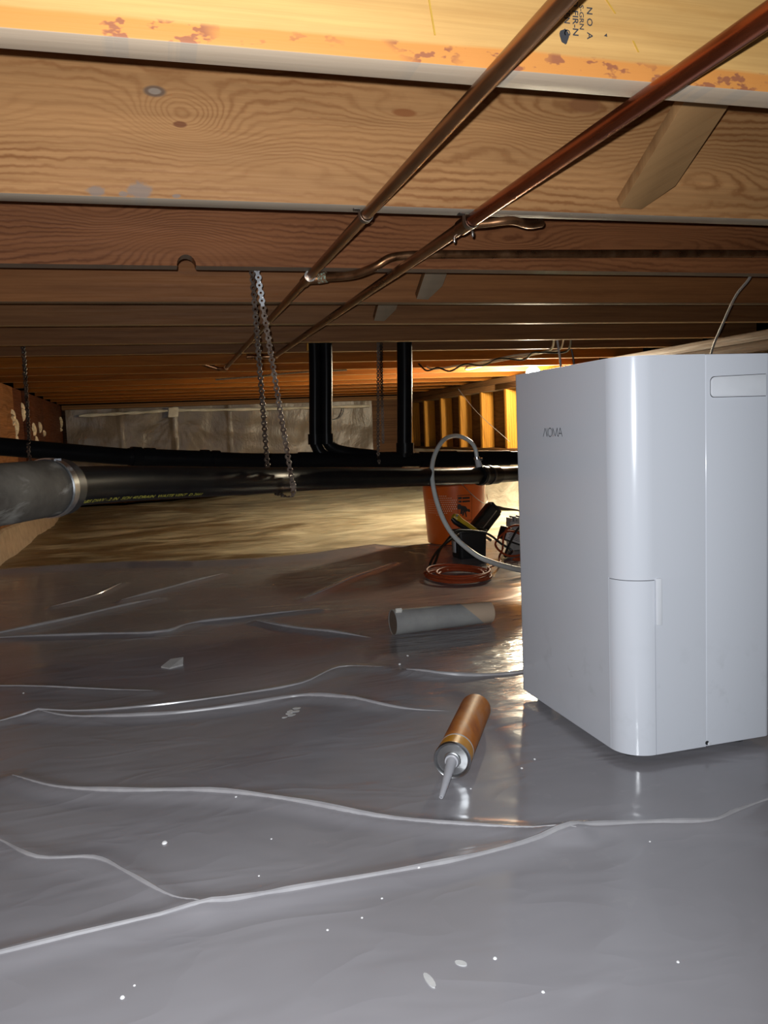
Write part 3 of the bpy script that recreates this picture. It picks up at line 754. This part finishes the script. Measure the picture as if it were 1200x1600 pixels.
for a in (.5, 1.1):
    MB().obox((-.136+.041*math.sin(a)*.5, 1.158-.041*math.sin(a)*.35, .443+.041*math.cos(a)), (.004,.004,0), (-.003,.003,0), (0,0,.003)).build('clamp_screw', M['steel'], d1)
MB().tube([(1.05,2.565,.3375),(1.155,2.658,.330)], PR+.0045, 24).build('saddle_fitting', M['abs'], d1)
for q in ((1.06,2.575,.3368),(1.10,2.609,.334)):
    MB().tube([q, (q[0]+.010, q[1]+.009, q[2]-.0008)], PR+.0066, 24).build('collar_band', M['tote_black'], d1)
# yellow marking line along the lower front of the pipe
M['pipe_marking'] = plain('pipe_marking', (.30,.27,.03), .7)
def marking():
    b = MB(); a, c = Vector(P1[0]), Vector(P1[2]); dv = (c-a).normalized(); L0 = (c-a).length
    side = Vector((dv.y, -dv.x, 0)).normalized(); up = Vector((0,0,1))
    th = math.radians(-50); 
    vs, fs = text_mesh('S  ABS DWV - 2 IN  SCH 40 DRAIN  WASTE VENT  D 2661', .0105)
    mx = max(v[0] for v in vs)
    P = [Vector(p) for p in smooth_path(P1, 3)]
    cum = [0]
    for u, v in zip(P[:-1], P[1:]): cum.append(cum[-1]+(v-u).length)
    def at(s_):
        for i in range(len(P)-1):
            if s_ <= cum[i+1]: return P[i].lerp(P[i+1], (s_-cum[i])/(cum[i+1]-cum[i])), (P[i+1]-P[i]).normalized()
        return P[-1], (P[-1]-P[-2]).normalized()
    o_ = []
    for v in vs:
        q, t = at(.035+v[0]/mx*.36); sd = Vector((t.y, -t.x, 0)).normalized()
        an = th+(v[1]-.004)/PR*.9
        o_.append(q+(PR+.0006)*(math.cos(an)*sd+math.sin(an)*up))
    b.add(o_, fs); b.build('printed_marking', M['pipe_marking'], d1, recalc=False)
marking()

P2 = [(-.69,2.52,.535),(-0.441,2.65,0.502),(-0.363,2.69,0.49),(-0.085,2.8,0.451),(-0.035,2.82,0.446),(0.187,2.87,0.427),(0.344,2.9,0.414),(0.561,2.93,0.403),(0.834,2.97,0.391),(1.264,3.0,0.374),(1.6,3.0,.366),(2.1,3.0,.36)]
d2 = thing('drain_pipe', (.5, 2.93, .40), 'long black drain pipe with upright standpipes behind the coupled pipe', 'pipe', 'black drain pipes')
MB().tube(smooth_path(P2, 3), .0275, 24).build('pipe', M['abs'], d2)
def onp2(x):
    for a, c in zip(P2[:-1], P2[1:]):
        if a[0] <= x <= c[0]: return Vector(a).lerp(Vector(c), (x-a[0])/(c[0]-a[0]))
def hub(x0, x1, rr, name='hub_fitting'):
    MB().tube([onp2(x0), onp2((x0+x1)/2), onp2(x1)], rr, 24).build(name, M['abs'], d2)
hub(-.085, .205, .0295); hub(-.075, -.045, .0345); hub(-.035, .0, .0335); hub(.150, .178, .0335); hub(.19, .215, .0325)
hub(.50, .90, .0320); hub(.98, 1.36, .031); hub(1.05, 1.13, .0345)
MB().tube(smooth_path([(.585,2.95,1.03),(.583,2.95,.773),(.570,2.95,.50),(.572,2.945,.46),(.590,2.94,.425),(.63,2.937,.405)], 5), .0215, 20).build('standpipe', M['abs'], d2)
MB().tube(smooth_path([(.628,2.95,1.03),(.626,2.95,.773),(.613,2.95,.50),(.618,2.95,.465),(.645,2.95,.440),(.70,2.95,.425),(.80,2.965,.410)], 5), .0215, 20).build('standpipe', M['abs'], d2)
MB().tube(smooth_path([(.935,2.97,1.03),(.931,2.97,.773),(.918,2.97,.46),(.915,2.972,.40)], 5), .0285, 24).build('standpipe', M['abs'], d2)
for x, r_h in ((.5705,.0265),(.6132,.0265),(.9195,.034)):
    zz_ = .50 if x < .9 else .452; yy_ = 2.95 if x < .9 else 2.97
    MB().tube([(x, yy_, zz_), (x-.001, yy_, zz_-.038)], r_h, 24).build('hub_fitting', M['abs'], d2)

# ------------------------------------------------------------------ hanger chains
def link_mesh(pitch):
    b = MB(); n_ = 10; ro, ri = pitch*.43, pitch*.165; th = .0012
    o_ = [(ro*math.cos(2*math.pi*k/n_), ro*math.sin(2*math.pi*k/n_)) for k in range(n_)]
    i_ = [(ri*math.cos(2*math.pi*k/n_), ri*math.sin(2*math.pi*k/n_)) for k in range(n_)]
    vs = [(x, -th, z) for x, z in o_]+[(x, -th, z) for x, z in i_]+[(x, th, z) for x, z in o_]+[(x, th, z) for x, z in i_]
    fs = []
    for k in range(n_):
        l = (k+1) % n_
        fs += [(k, l, n_+l, n_+k), (2*n_+k, 3*n_+k, 3*n_+l, 2*n_+l), (k, 2*n_+k, 2*n_+l, l), (n_+k, n_+l, 3*n_+l, 3*n_+k)]
    b.add(vs, fs)
    wz = pitch*.24
    b.obox((0, 0, -pitch*.5), (wz, 0, 0), (0, th*.8, 0), (0, 0, pitch*.24))
    return b
def chain(loc, label, strands, pitch, mat, wscale=1.0, bare=(0, 0)):      # bare: how many links at the top of each strand get bright bare steel, painting in the flash on them
    t_ = thing('hanging_chain', loc, label, 'chain', 'chains holding up the drain pipes')
    first = link_mesh(pitch).build('link', mat, None, origin=(0,0,0)); lm = first.data; bpy.data.objects.remove(first)
    first = link_mesh(pitch).build('link', M['steel'], None, origin=(0,0,0)); lm_b = first.data; bpy.data.objects.remove(first)
    for si, P in enumerate(strands):
        P = [Vector(p) for p in smooth_path(P, 8)]
        cum = [0]
        for u, v in zip(P[:-1], P[1:]): cum.append(cum[-1]+(v-u).length)
        m = int(cum[-1]/pitch); j = 0
        for k in range(m+1):
            s_ = k*pitch
            while j < len(P)-2 and s_ > cum[j+1]: j += 1
            q = P[j].lerp(P[j+1], (s_-cum[j])/max(1e-9, cum[j+1]-cum[j])); d = (P[j+1]-P[j]).normalized()
            z = -d; xv = Vector((math.cos(.27), -math.sin(.27), 0)); xv = (xv-xv.dot(z)*z).normalized(); yv = z.cross(xv)
            if k % 2: yoff = yv*.0013
            else: yoff = yv*-.0013
            o = bpy.data.objects.new('link', lm_b if k < bare[si] else lm); COL.objects.link(o); o.parent = t_
            mm = Matrix((xv*wscale, yv, z)).transposed().to_4x4(); mm.translation = q+yoff-Vector(loc)
            o.matrix_basis = mm
    MB().lathe([(.0045, 0), (.0045, .003), (.001, .0035)], Vector(strands[0][0])+Vector((0,-.006,.002)), (0,1,0), 12).build('nail_head', M['steel'], t_)
    return t_
# front chain loops under the near drain pipe
chain((.22, 1.62, H), 'front hanger chain of two steel strands looped round the near drain pipe',
      [[(.208,1.63,.838),(.211,1.66,.80),(.243,1.84,.440),(.246,1.845,.40),(.256,1.835,.374),(.272,1.79,.366)], [(.216,1.622,.838),(.222,1.65,.80),(.281,1.755,.42),(.2865,1.762,.395),(.285,1.768,.370),(.275,1.785,.3655)]], .0150, M['chain'], bare=(0, 7))
chain((-.375, 2.80, H), 'single hanger chain at far left in front of the foamed wall',
      [[(-.376,2.805,.835),(-.373,2.80,.79),(-.366,2.70,.545),(-.364,2.652,.50),(-.362,2.654,.452)], [(-.378,2.81,.835),(-.376,2.80,.79),(-.371,2.74,.545),(-.368,2.728,.50)]], .0142, M['chain'], bare=(9, 0))
chain((.80, 2.81, H), 'rear hanger chain between the two sets of black standpipes',
      [[(.785,2.81,.835),(.790,2.83,.78),(.800,2.922,.45),(.80,2.918,.39)], [(.797,2.81,.835),(.806,2.85,.78),(.842,2.99,.64),(.846,3.015,.45)]], .0150, M['chain_dark'])

# ------------------------------------------------------------------ white hose from the drain pipe to the dehumidifier
hs = thing('drain_hose', (1.04, 2.56, .38), 'thin white hose looping from the drain pipe down to the dehumidifier', 'hose')
HP = [(1.046,2.556,0.385),(1.044,2.56,0.400),(1.038,2.56,0.431),(1.008,2.54,0.458),(0.948,2.5,0.475),(0.874,2.42,0.462),(0.812,2.34,0.408),(0.78,2.26,0.342),(0.772,2.18,0.264),(0.779,2.1,0.206),(0.802,2.0,0.164),(0.818,1.92,0.152),(0.82,1.8,0.155),(0.80,1.65,0.17),(.775,1.50,.18),(.770,1.3685,.185)]
MB().tube(smooth_path(HP, 7), .0068, 14).build('hose', M['hose'], hs)
MB().tube([(1.049,2.553,.3655),(1.045,2.558,.392)], [.011,.0095], 16).build('barb_fitting', M['tag_grey'], hs)
MB().tube([(1.0445,2.559,.392),(1.0435,2.56,.400)], .0105, 16).build('hose_clamp', M['steel'], hs)
MB().obox((1.054,2.552,.392), (.006,0,.001), (0,.004,0), (0,0,.004)).build('clamp_screw', M['steel'], hs)

# ------------------------------------------------------------------ orange bucket
BC = Vector((1.262, 3.372, 0))
bu = thing('bucket', BC, 'orange plastic pail with black warning print standing behind the drain pipes', 'bucket')
Rb, Rt, Hb = .124, .143, .365
MB().lathe([(Rb-.004, 0), (Rb, .004), (Rt, Hb-.05), (Rt+.006, Hb-.048), (Rt+.006, Hb-.042), (Rt, Hb-.040), (Rt+.001, Hb-.006), (Rt+.004, Hb), (Rt-.003, Hb), (Rt-.005, Hb-.02), (Rb-.004, .006), (.0001, .006)], BC, (0,0,1), 56).build('body', M['bucket'], bu)
MB().lathe([(Rt+.003, 0), (Rt+.009, .002), (Rt+.009, .006), (Rt+.003, .008)], BC+Vector((0,0,Hb-.075)), (0,0,1), 56).build('rim_band', M['bucket'], bu)
def cyl(az, z):    # azimuth measured from the direction that faces the camera, positive to the picture's right
    a = math.atan2(-BC.y, -BC.x)+az; rr = Rb+(Rt-Rb)*z/(Hb-.05)+.0006
    return (BC.x+rr*math.cos(a), BC.y+rr*math.sin(a), z)
def patch(b, a0, a1, z0, z1, n_=5):
    vs = [cyl(a0+(a1-a0)*k/n_, z0) for k in range(n_+1)]+[cyl(a0+(a1-a0)*k/n_, z1) for k in range(n_+1)]
    b.add(vs, [(k, k+1, n_+2+k, n_+1+k) for k in range(n_)])
b = MB()
for i in range(17):
    for j in range(13):
        a = -1.0+.064*i+(.032 if j % 2 else 0); z = .112+.0092*j
        dd = abs(j-6)/6.5; lim = .55 if i < 6 else .95-(i-6)*.05
        if dd > lim*1.05 and i < 6: continue
        if i >= 6 and abs(j-7)/6.5 > .85-(i-6)*.045: continue
        q = .0018 if i < 8 else .0023
        vs = [cyl(a+q/.135*math.cos(t), z+q*math.sin(t)) for t in (0, 1.05, 2.1, 3.14, 4.2, 5.25)]
        b.add(vs, [(0,1,2,3,4,5)])
o = b.build('dot_print', M['print_pale'], bu, recalc=False); o['kind'] = 'stuff'
b = MB(); a0, a1 = .10, .58
for (u0, u1, z0, z1) in ((.12,.235,.198,.208), (.255,.50,.198,.206), (.13,.225,.184,.192), (.25,.51,.184,.191)): patch(b, u0, u1, z0, z1)
for u0, u1, z0, z1 in ((a0,a0+.012,.062,.215),(a1-.012,a1,.062,.215),(a0,a1,.213,.2155),(a0,a1,.0605,.063),(a0,a1,.104,.106)): patch(b, u0, u1, z0, z1)
for k in range(6): patch(b, .17, .50-.03*(k % 3), .068+.006*k, .0705+.006*k)
def poly(b, pts): b.add([cyl(u, z) for u, z in pts], [tuple(range(len(pts)))])
poly(b, [(.15+.07*math.cos(t), .166+.012*math.sin(t)) for t in [2*math.pi*k/12 for k in range(12)]])
poly(b, [(.19,.172),(.36,.166),(.44,.152),(.40,.142),(.30,.146),(.19,.150)])
poly(b, [(.20,.152),(.26,.150),(.24,.132),(.17,.136)])
poly(b, [(.30,.148),(.36,.147),(.40,.122),(.36,.118),(.34,.132)])
poly(b, [(.40,.150),(.47,.155),(.52,.148),(.50,.140),(.44,.142)])
poly(b, [(.26,.146),(.32,.146),(.29,.128),(.24,.125)])
b.build('warning_print', M['print_black'], bu, recalc=False)
# wire handle folded down at the right
hp = [cyl(.35+.13*k, .30-.20*math.sin(math.pi*k/14*.5)**1) for k in range(1)]
arc = []
for k in range(17):
    t = k/16; a = .10+t*1.55; z = .285-.115*math.sin(math.pi*min(1, t*.75))
    p = Vector(cyl(a, z)); dr = (p-Vector((BC.x, BC.y, p.z))).normalized(); arc.append(p+dr*(.006+.012*math.sin(math.pi*t)))
MB().tube(arc, .0018, 8).build('wire_handle', M['steel'], bu)

# ------------------------------------------------------------------ tools beside the bucket
tb = thing('black_tub', (1.155, 2.93, 0), 'small black plastic tub in front of the orange bucket', 'tub')
poly_ = rrect(1.092, 1.212, 2.885, 2.985, (.016,)*4, 6)
b = MB(); cx_, cy_ = 1.152, 2.935
rings = [(.90,0),(.93,.006),(1.0,.098),(1.04,.100),(1.04,.106),(.97,.106),(.88,.010)]
for s_, z in rings: b.v += [(cx_+(x-cx_)*s_, cy_+(y-cy_)*s_, z) for x, y in poly_]
m = len(poly_)
for i in range(len(rings)-1):
    for k in range(m):
        l = (k+1) % m; b.f.append((i*m+k, i*m+l, (i+1)*m+l, (i+1)*m+k)); b.sm.append(False)
b.f.append(tuple(range(m-1,-1,-1))); b.sm.append(False); b.f.append(tuple(6*m+k for k in range(m))); b.sm.append(False)
b.build('body', M['tote_black'], tb)
MB().obox((1.088,2.925,.045), (.003,0,0), (0,.012,0), (0,0,.022)).build('side_latch', M['tag_grey'], tb, bevel=.001)

kn = thing('utility_tool', (1.15, 2.93, .1), 'yellow and black hand tool leaning out of the black tub', 'tool')
A0, A1 = Vector((1.094,2.945,.162)), Vector((1.200,2.95,.090)); d = (A1-A0).normalized()
MB().tube([A0, A0.lerp(A1,.12), A0.lerp(A1,.3), A0.lerp(A1,.7), A1], [.011,.0185,.0130,.0105,.008], 14).build('grip', M['yellow'], kn)
off = Vector((-.010,-.012,-.012))
MB().tube([A0+off*.7, A0.lerp(A1,.12)+off, A0.lerp(A1,.4)+off, A0.lerp(A1,.8)+off*.8], [.007,.010,.0095,.006], 12).build('black_insert', M['tote_black'], kn)
MB().lathe([(.0045,0),(.0045,.004)], A0+Vector((.012,-.0125,.002)), (-.3,-1,.1), 14).build('pivot', M['tote_black'], kn)
MB().obox(A1+d*.03, d*.036, Vector((.2,-1,.1)).normalized()*.0012, Vector((.4,0,.7)).normalized()*.005).build('blade', M['steel_dull'], kn)

cs = thing('black_case', (1.25, 3.02, 0), 'oblong glossy black case tilted against the orange bucket', 'case')
q0, q1 = Vector((1.196,3.03,.055)), Vector((1.315,3.06,.168)); dd = (q1-q0).normalized(); sd = Vector((.62,.1,-.70)); sd = (sd-sd.dot(dd)*dd).normalized(); nn_ = dd.cross(sd)
MB().obox((q0+q1)/2, dd*(q1-q0).length/2, sd*.034, nn_*.022).build('shell', M['gloss_black'], cs, bevel=.007, seg=4)
MB().obox((q0+q1)/2+nn_*(-.0222 if nn_.y > 0 else .0222)+sd*.004, dd*(q1-q0).length*.46, sd*.0022, nn_*.0015).build('edge_strip', M['steel'], cs, bevel=.0005)
MB().obox(q1+dd*.004, dd*.006, sd*.030, nn_*.018).build('end_cap', M['tote_black'], cs, bevel=.003)

pk = thing('power_strip', (1.345, 2.94, 0), 'black power block with a pale label behind the dehumidifier edge', 'power block')
q0, q1 = Vector((1.285,2.925,.088)), Vector((1.42,2.955,.034)); dd = (q1-q0).normalized(); sd = Vector((.3,.05,.95)); sd = (sd-sd.dot(dd)*dd).normalized(); nn_ = dd.cross(sd)
MB().obox((q0+q1)/2, dd*(q1-q0).length/2, sd*.026, nn_*.018).build('housing', M['tote_black'], pk, bevel=.004)
sg_ = -1 if nn_.y > 0 else 1
MB().obox((q0+q1)/2+nn_*sg_*.0185-sd*.003-dd*.002, dd*.058, sd*.019, nn_*.0008).build('pale_label', M['tag_grey'], pk)
for k in range(5):
    MB().obox((q0+q1)/2+nn_*sg_*.0196+sd*(.011-.006*k)-dd*.004, dd*(.045-.004*(k % 2)), sd*.0008, nn_*.0003).build('label_line', M['print_black'], pk)
gr = thing('grey_tool_block', (1.38, 3.0, 0), 'grey ribbed block standing behind the labelled power block', 'block')
b = MB().box(1.352, 1.41, 2.985, 3.03, 0, .118); b.build('body', M['cable_grey'], gr, bevel=.004)
for k in range(4): MB().box(1.355+.014*k, 1.362+.014*k, 2.983, 3.03, .117, .132+.006*(k % 2)).build('rib', M['cable_grey'], gr)

# orange cord: a flat coil in front and loose loops among the tools
def coil(cx, cy, rx, ry, turns, r, z0, seed, m=26):
    rr = random.Random(seed); P = []
    for k in range(int(turns*m)):
        t = 2*math.pi*k/m; w_ = k/(turns*m)
        j = 1+.17*math.sin(t*.37+seed)+.06*math.sin(t*1.3)
        P.append((cx+rx*j*math.cos(t)+.012*math.sin(w_*9), cy+ry*j*math.sin(t)+.012*math.cos(w_*7), z0+r+(.0065*w_*turns/2)*(1+.2*math.sin(1.7*t+seed))))
    return P
oc = coil(.953, 2.535, .092, .120, 6, .0042, 0, 1.0)
lead = smooth_path([oc[-1], (1.08,2.55,.025), (1.17,2.68,.012), (1.22,2.80,.012), (1.26,2.86,.03), (1.28,2.88,.09), (1.33,2.89,.115), (1.40,2.90,.09), (1.42,2.88,.03), (1.34,2.84,.008), (1.26,2.82,.012), (1.24,2.88,.05), (1.30,2.885,.095), (1.37,2.87,.06), (1.35,2.80,.010), (1.25,2.74,.008), (1.36,2.68,.008), (1.48,2.72,.008), (1.50,2.85,.008)], 8)
b = MB().tube(oc+lead[1:], .0042, 8)
tag(b.build('extension_cord', M['cord_orange']), 'orange extension cord coiled on the sheet with loops among the tools', 'cord')
bc = smooth_path([(1.085,2.865,.100),(1.068,2.85,.097),(1.011,2.80,.083),(0.954,2.75,0.058),(0.913,2.70,0.030),(.906,2.69,.008),(0.93,2.70,.030),(0.97,2.76,0.062),(1.02,2.82,.086),(1.07,2.862,.110),(1.11,2.872,.112),(1.20,2.872,.095),(1.26,2.870,.05),(1.30,2.86,.02),(1.26,2.84,.006),(1.30,2.865,.06),(1.34,2.87,.11),(1.42,2.89,.14),(1.48,2.95,.08),(1.50,3.0,.005)], 7)
tag(MB().tube(bc, .0046, 8).build('power_cable', M['cable_black']), 'black power cord looping left of the black tub', 'cord')

# ------------------------------------------------------------------ ceiling bulb and cables
lp = thing('ceiling_bulb', (BULB[0], BULB[1], H+.03), 'glowing bare bulb in a dark holder under the joists', 'lamp')
MB().obox((BULB[0]-.01, 4.152, H+.062), (.045,0,0), (0,.170,0), (0,0,.018)).build('mounting_board', M['stud'], lp, bevel=.002)
MB().lathe([(.05, 0), (.05, .020), (.042, .026), (.030, .030), (.024, .034), (.0001, .034)], (BULB[0], BULB[1], H+.044), (0,0,-1), 32).build('lamp_holder', M['holder_brown'], lp)
MB().lathe([(.0001,-.038),(.015,-.035),(.027,-.027),(.035,-.013),(.038,.0),(.035,.012),(.027,.021),(.018,.028),(.015,.034)], BULB, (0,0,1), 24).build('bulb', M['bulb'], lp)

def cable(P, r, mat, label, n_=8, name='cable', cat='cable', grp=None):
    o = MB().tube(smooth_path(P, 6), r, 8).build(name, mat); return tag(o, label, cat, grp)
cable([(1.325,1.58,.85),(1.335,1.60,.815),(1.378,1.70,.79),(1.46,1.85,.745),(1.54,2.0,.685),(1.60,2.1,.60),(1.63,2.14,.4),(1.62,2.1,.005)], .0032, M['cable_grey'], 'thin grey cable dropping behind the right of the dehumidifier')
cable([(1.50,2.81,.93),(1.500,2.85,.874),(1.511,2.855,.797),(1.523,2.86,.717),(1.53,2.87,.5),(1.53,2.88,.24),(1.54,2.86,.005)], .0045, M['cable_grey'], 'grey cable hanging from the joist left of the dark one above the dehumidifier')
cable([(1.745,3.14,.93),(1.749,3.2,.86),(1.768,3.2,.756),(1.78,3.2,.5),(1.79,3.2,.005)], .0045, M['cable_black'], 'dark brown cable hanging from the joist nearest the right wall')
cable([(1.50,2.82,.90),(1.49,2.84,.84),(1.55,2.98,.800),(1.575,3.13,.798),(1.53,3.30,.803),(1.50,3.5,.800),(1.45,3.70,.800),(1.36,3.90,.800),(1.36,4.0,.85)], .0048, M['cable_white'], 'pale flat cable running under the joists towards the bulb')
cable([(1.54,2.82,.90),(1.56,2.84,.84),(1.60,2.95,.785),(1.55,3.06,.792),(1.54,3.13,.798),(1.55,3.25,.780),(1.50,3.38,.799),(1.47,3.5,.780),(1.43,3.62,.797),(1.40,3.74,.775),(1.36,3.80,.797),(1.33,3.88,.79),(1.31,3.945,.83)], .0042, M['cable_black'], 'black cable sagging in loops under the joists left of the bulb')
cable([(1.53,2.82,.92),(1.525,2.83,.86),(1.60,3.0,.802),(1.60,3.14,.800),(1.58,3.35,.800),(1.54,3.55,.798),(1.52,3.80,.800),(1.60,4.0,.800),(1.80,4.10,.84),(1.97,4.12,.86)], .0040, M['cable_white'], 'pale cable curving under the joists right up to the bulb holder')
cable([(2.155,5.60,.782),(2.155,5.25,.60),(2.155,4.735,.402)], .0018, M['cable_grey'], 'thin wire strung diagonally across the wall studs', name='wire', cat='wire')
cable([(.30,3.95,.775),(.485,3.945,.785),(.694,3.945,.800),(.937,3.945,.806)], .004, M['steel_dull'], 'slim metal tube under the lit joists left of the standpipes', name='gas_tube', cat='pipe')
wire2 = smooth_path([(1.60,6.945,.735),(1.60,6.94,.69),(1.57,6.94,.64),(1.51,6.94,.62),(1.40,6.94,.625)], 6)
tag(MB().tube(wire2, .0045, 6).build('wire', M['cable_black']), 'dark wire hooked on the plastic hung over the back wall', 'wire')

# ------------------------------------------------------------------ plastic hung over the back wall and the right curb
xs = np.linspace(-.665, 1.87, 170); zs = np.linspace(.02, .772, 80)
GX, GZ = np.meshgrid(xs, zs)
GY = 6.985 + sines(GX, GZ*1.5, [(6, .010), (14, .005), (31, .0022)], 21) - .012*np.exp(-((GX-.17)/.02)**2)*(GZ > .3) - .008*np.exp(-((GX+.25)/.012)**2) - .008*np.exp(-((GX-.62)/.012)**2)
for k in range(9):      # gathers radiating from a pinned point
    a = math.radians(200+16*k); u = (GX-.2)*math.cos(a)+(GZ-.70)*math.sin(a); v = -(GX-.2)*math.sin(a)+(GZ-.70)*math.cos(a)
    GY -= .004*np.exp(-(v/.009)**2)*np.clip(u/.1, 0, 1)*np.exp(-u/.35)
hw = thing('hung_plastic', (.6, 6.98, 0), 'wrinkled tan plastic sheet hung over the back wall', 'plastic sheet')
MB().grid(GX, GY, GZ).build('sheet', M['wall_poly'], hw, recalc=False)
band = smooth_path([(-.56,6.945,.722),(-.30,6.94,.728),(-.08,6.94,.733),(.17,6.94,.741),(.5,6.94,.735),(.95,6.94,.728),(1.4,6.94,.727),(1.84,6.94,.724)], 5)
MB().tube(band, [.008+.007*abs(math.sin(i*.9)) for i in range(len(band))], 8).build('rolled_edge', M['white_poly'], hw)
MB().obox((.17,6.935,.725), (.040,0,0), (0,.014,0), (.004,0,.040)).build('tape_patch', M['white_poly'], hw, bevel=.004)

ys_ = np.linspace(1.5, 7.0, 200); ts = np.linspace(0, 1, 40)
GT, GY = np.meshgrid(ts, ys_)
GX = 2.045+.115*np.clip(GT*1.7, 0, 1)-.0 + sines(GY, GT*.6, [(7, .010), (16, .006), (33, .003)], 31)*np.clip(1.2-GT, .3, 1)
GX = np.minimum(GX, 2.163)
GZ = .004+.335*GT**1.25 + .01*np.abs(sines(GY, GT, [(9, .4)], 33))*GT
hc = thing('curb_plastic', (2.1, 4, 0), 'crumpled white plastic lapped up the foot of the stud wall', 'plastic sheet')
MB().grid(GX, GY, GZ).build('sheet', M['white_poly'], hc, recalc=False)
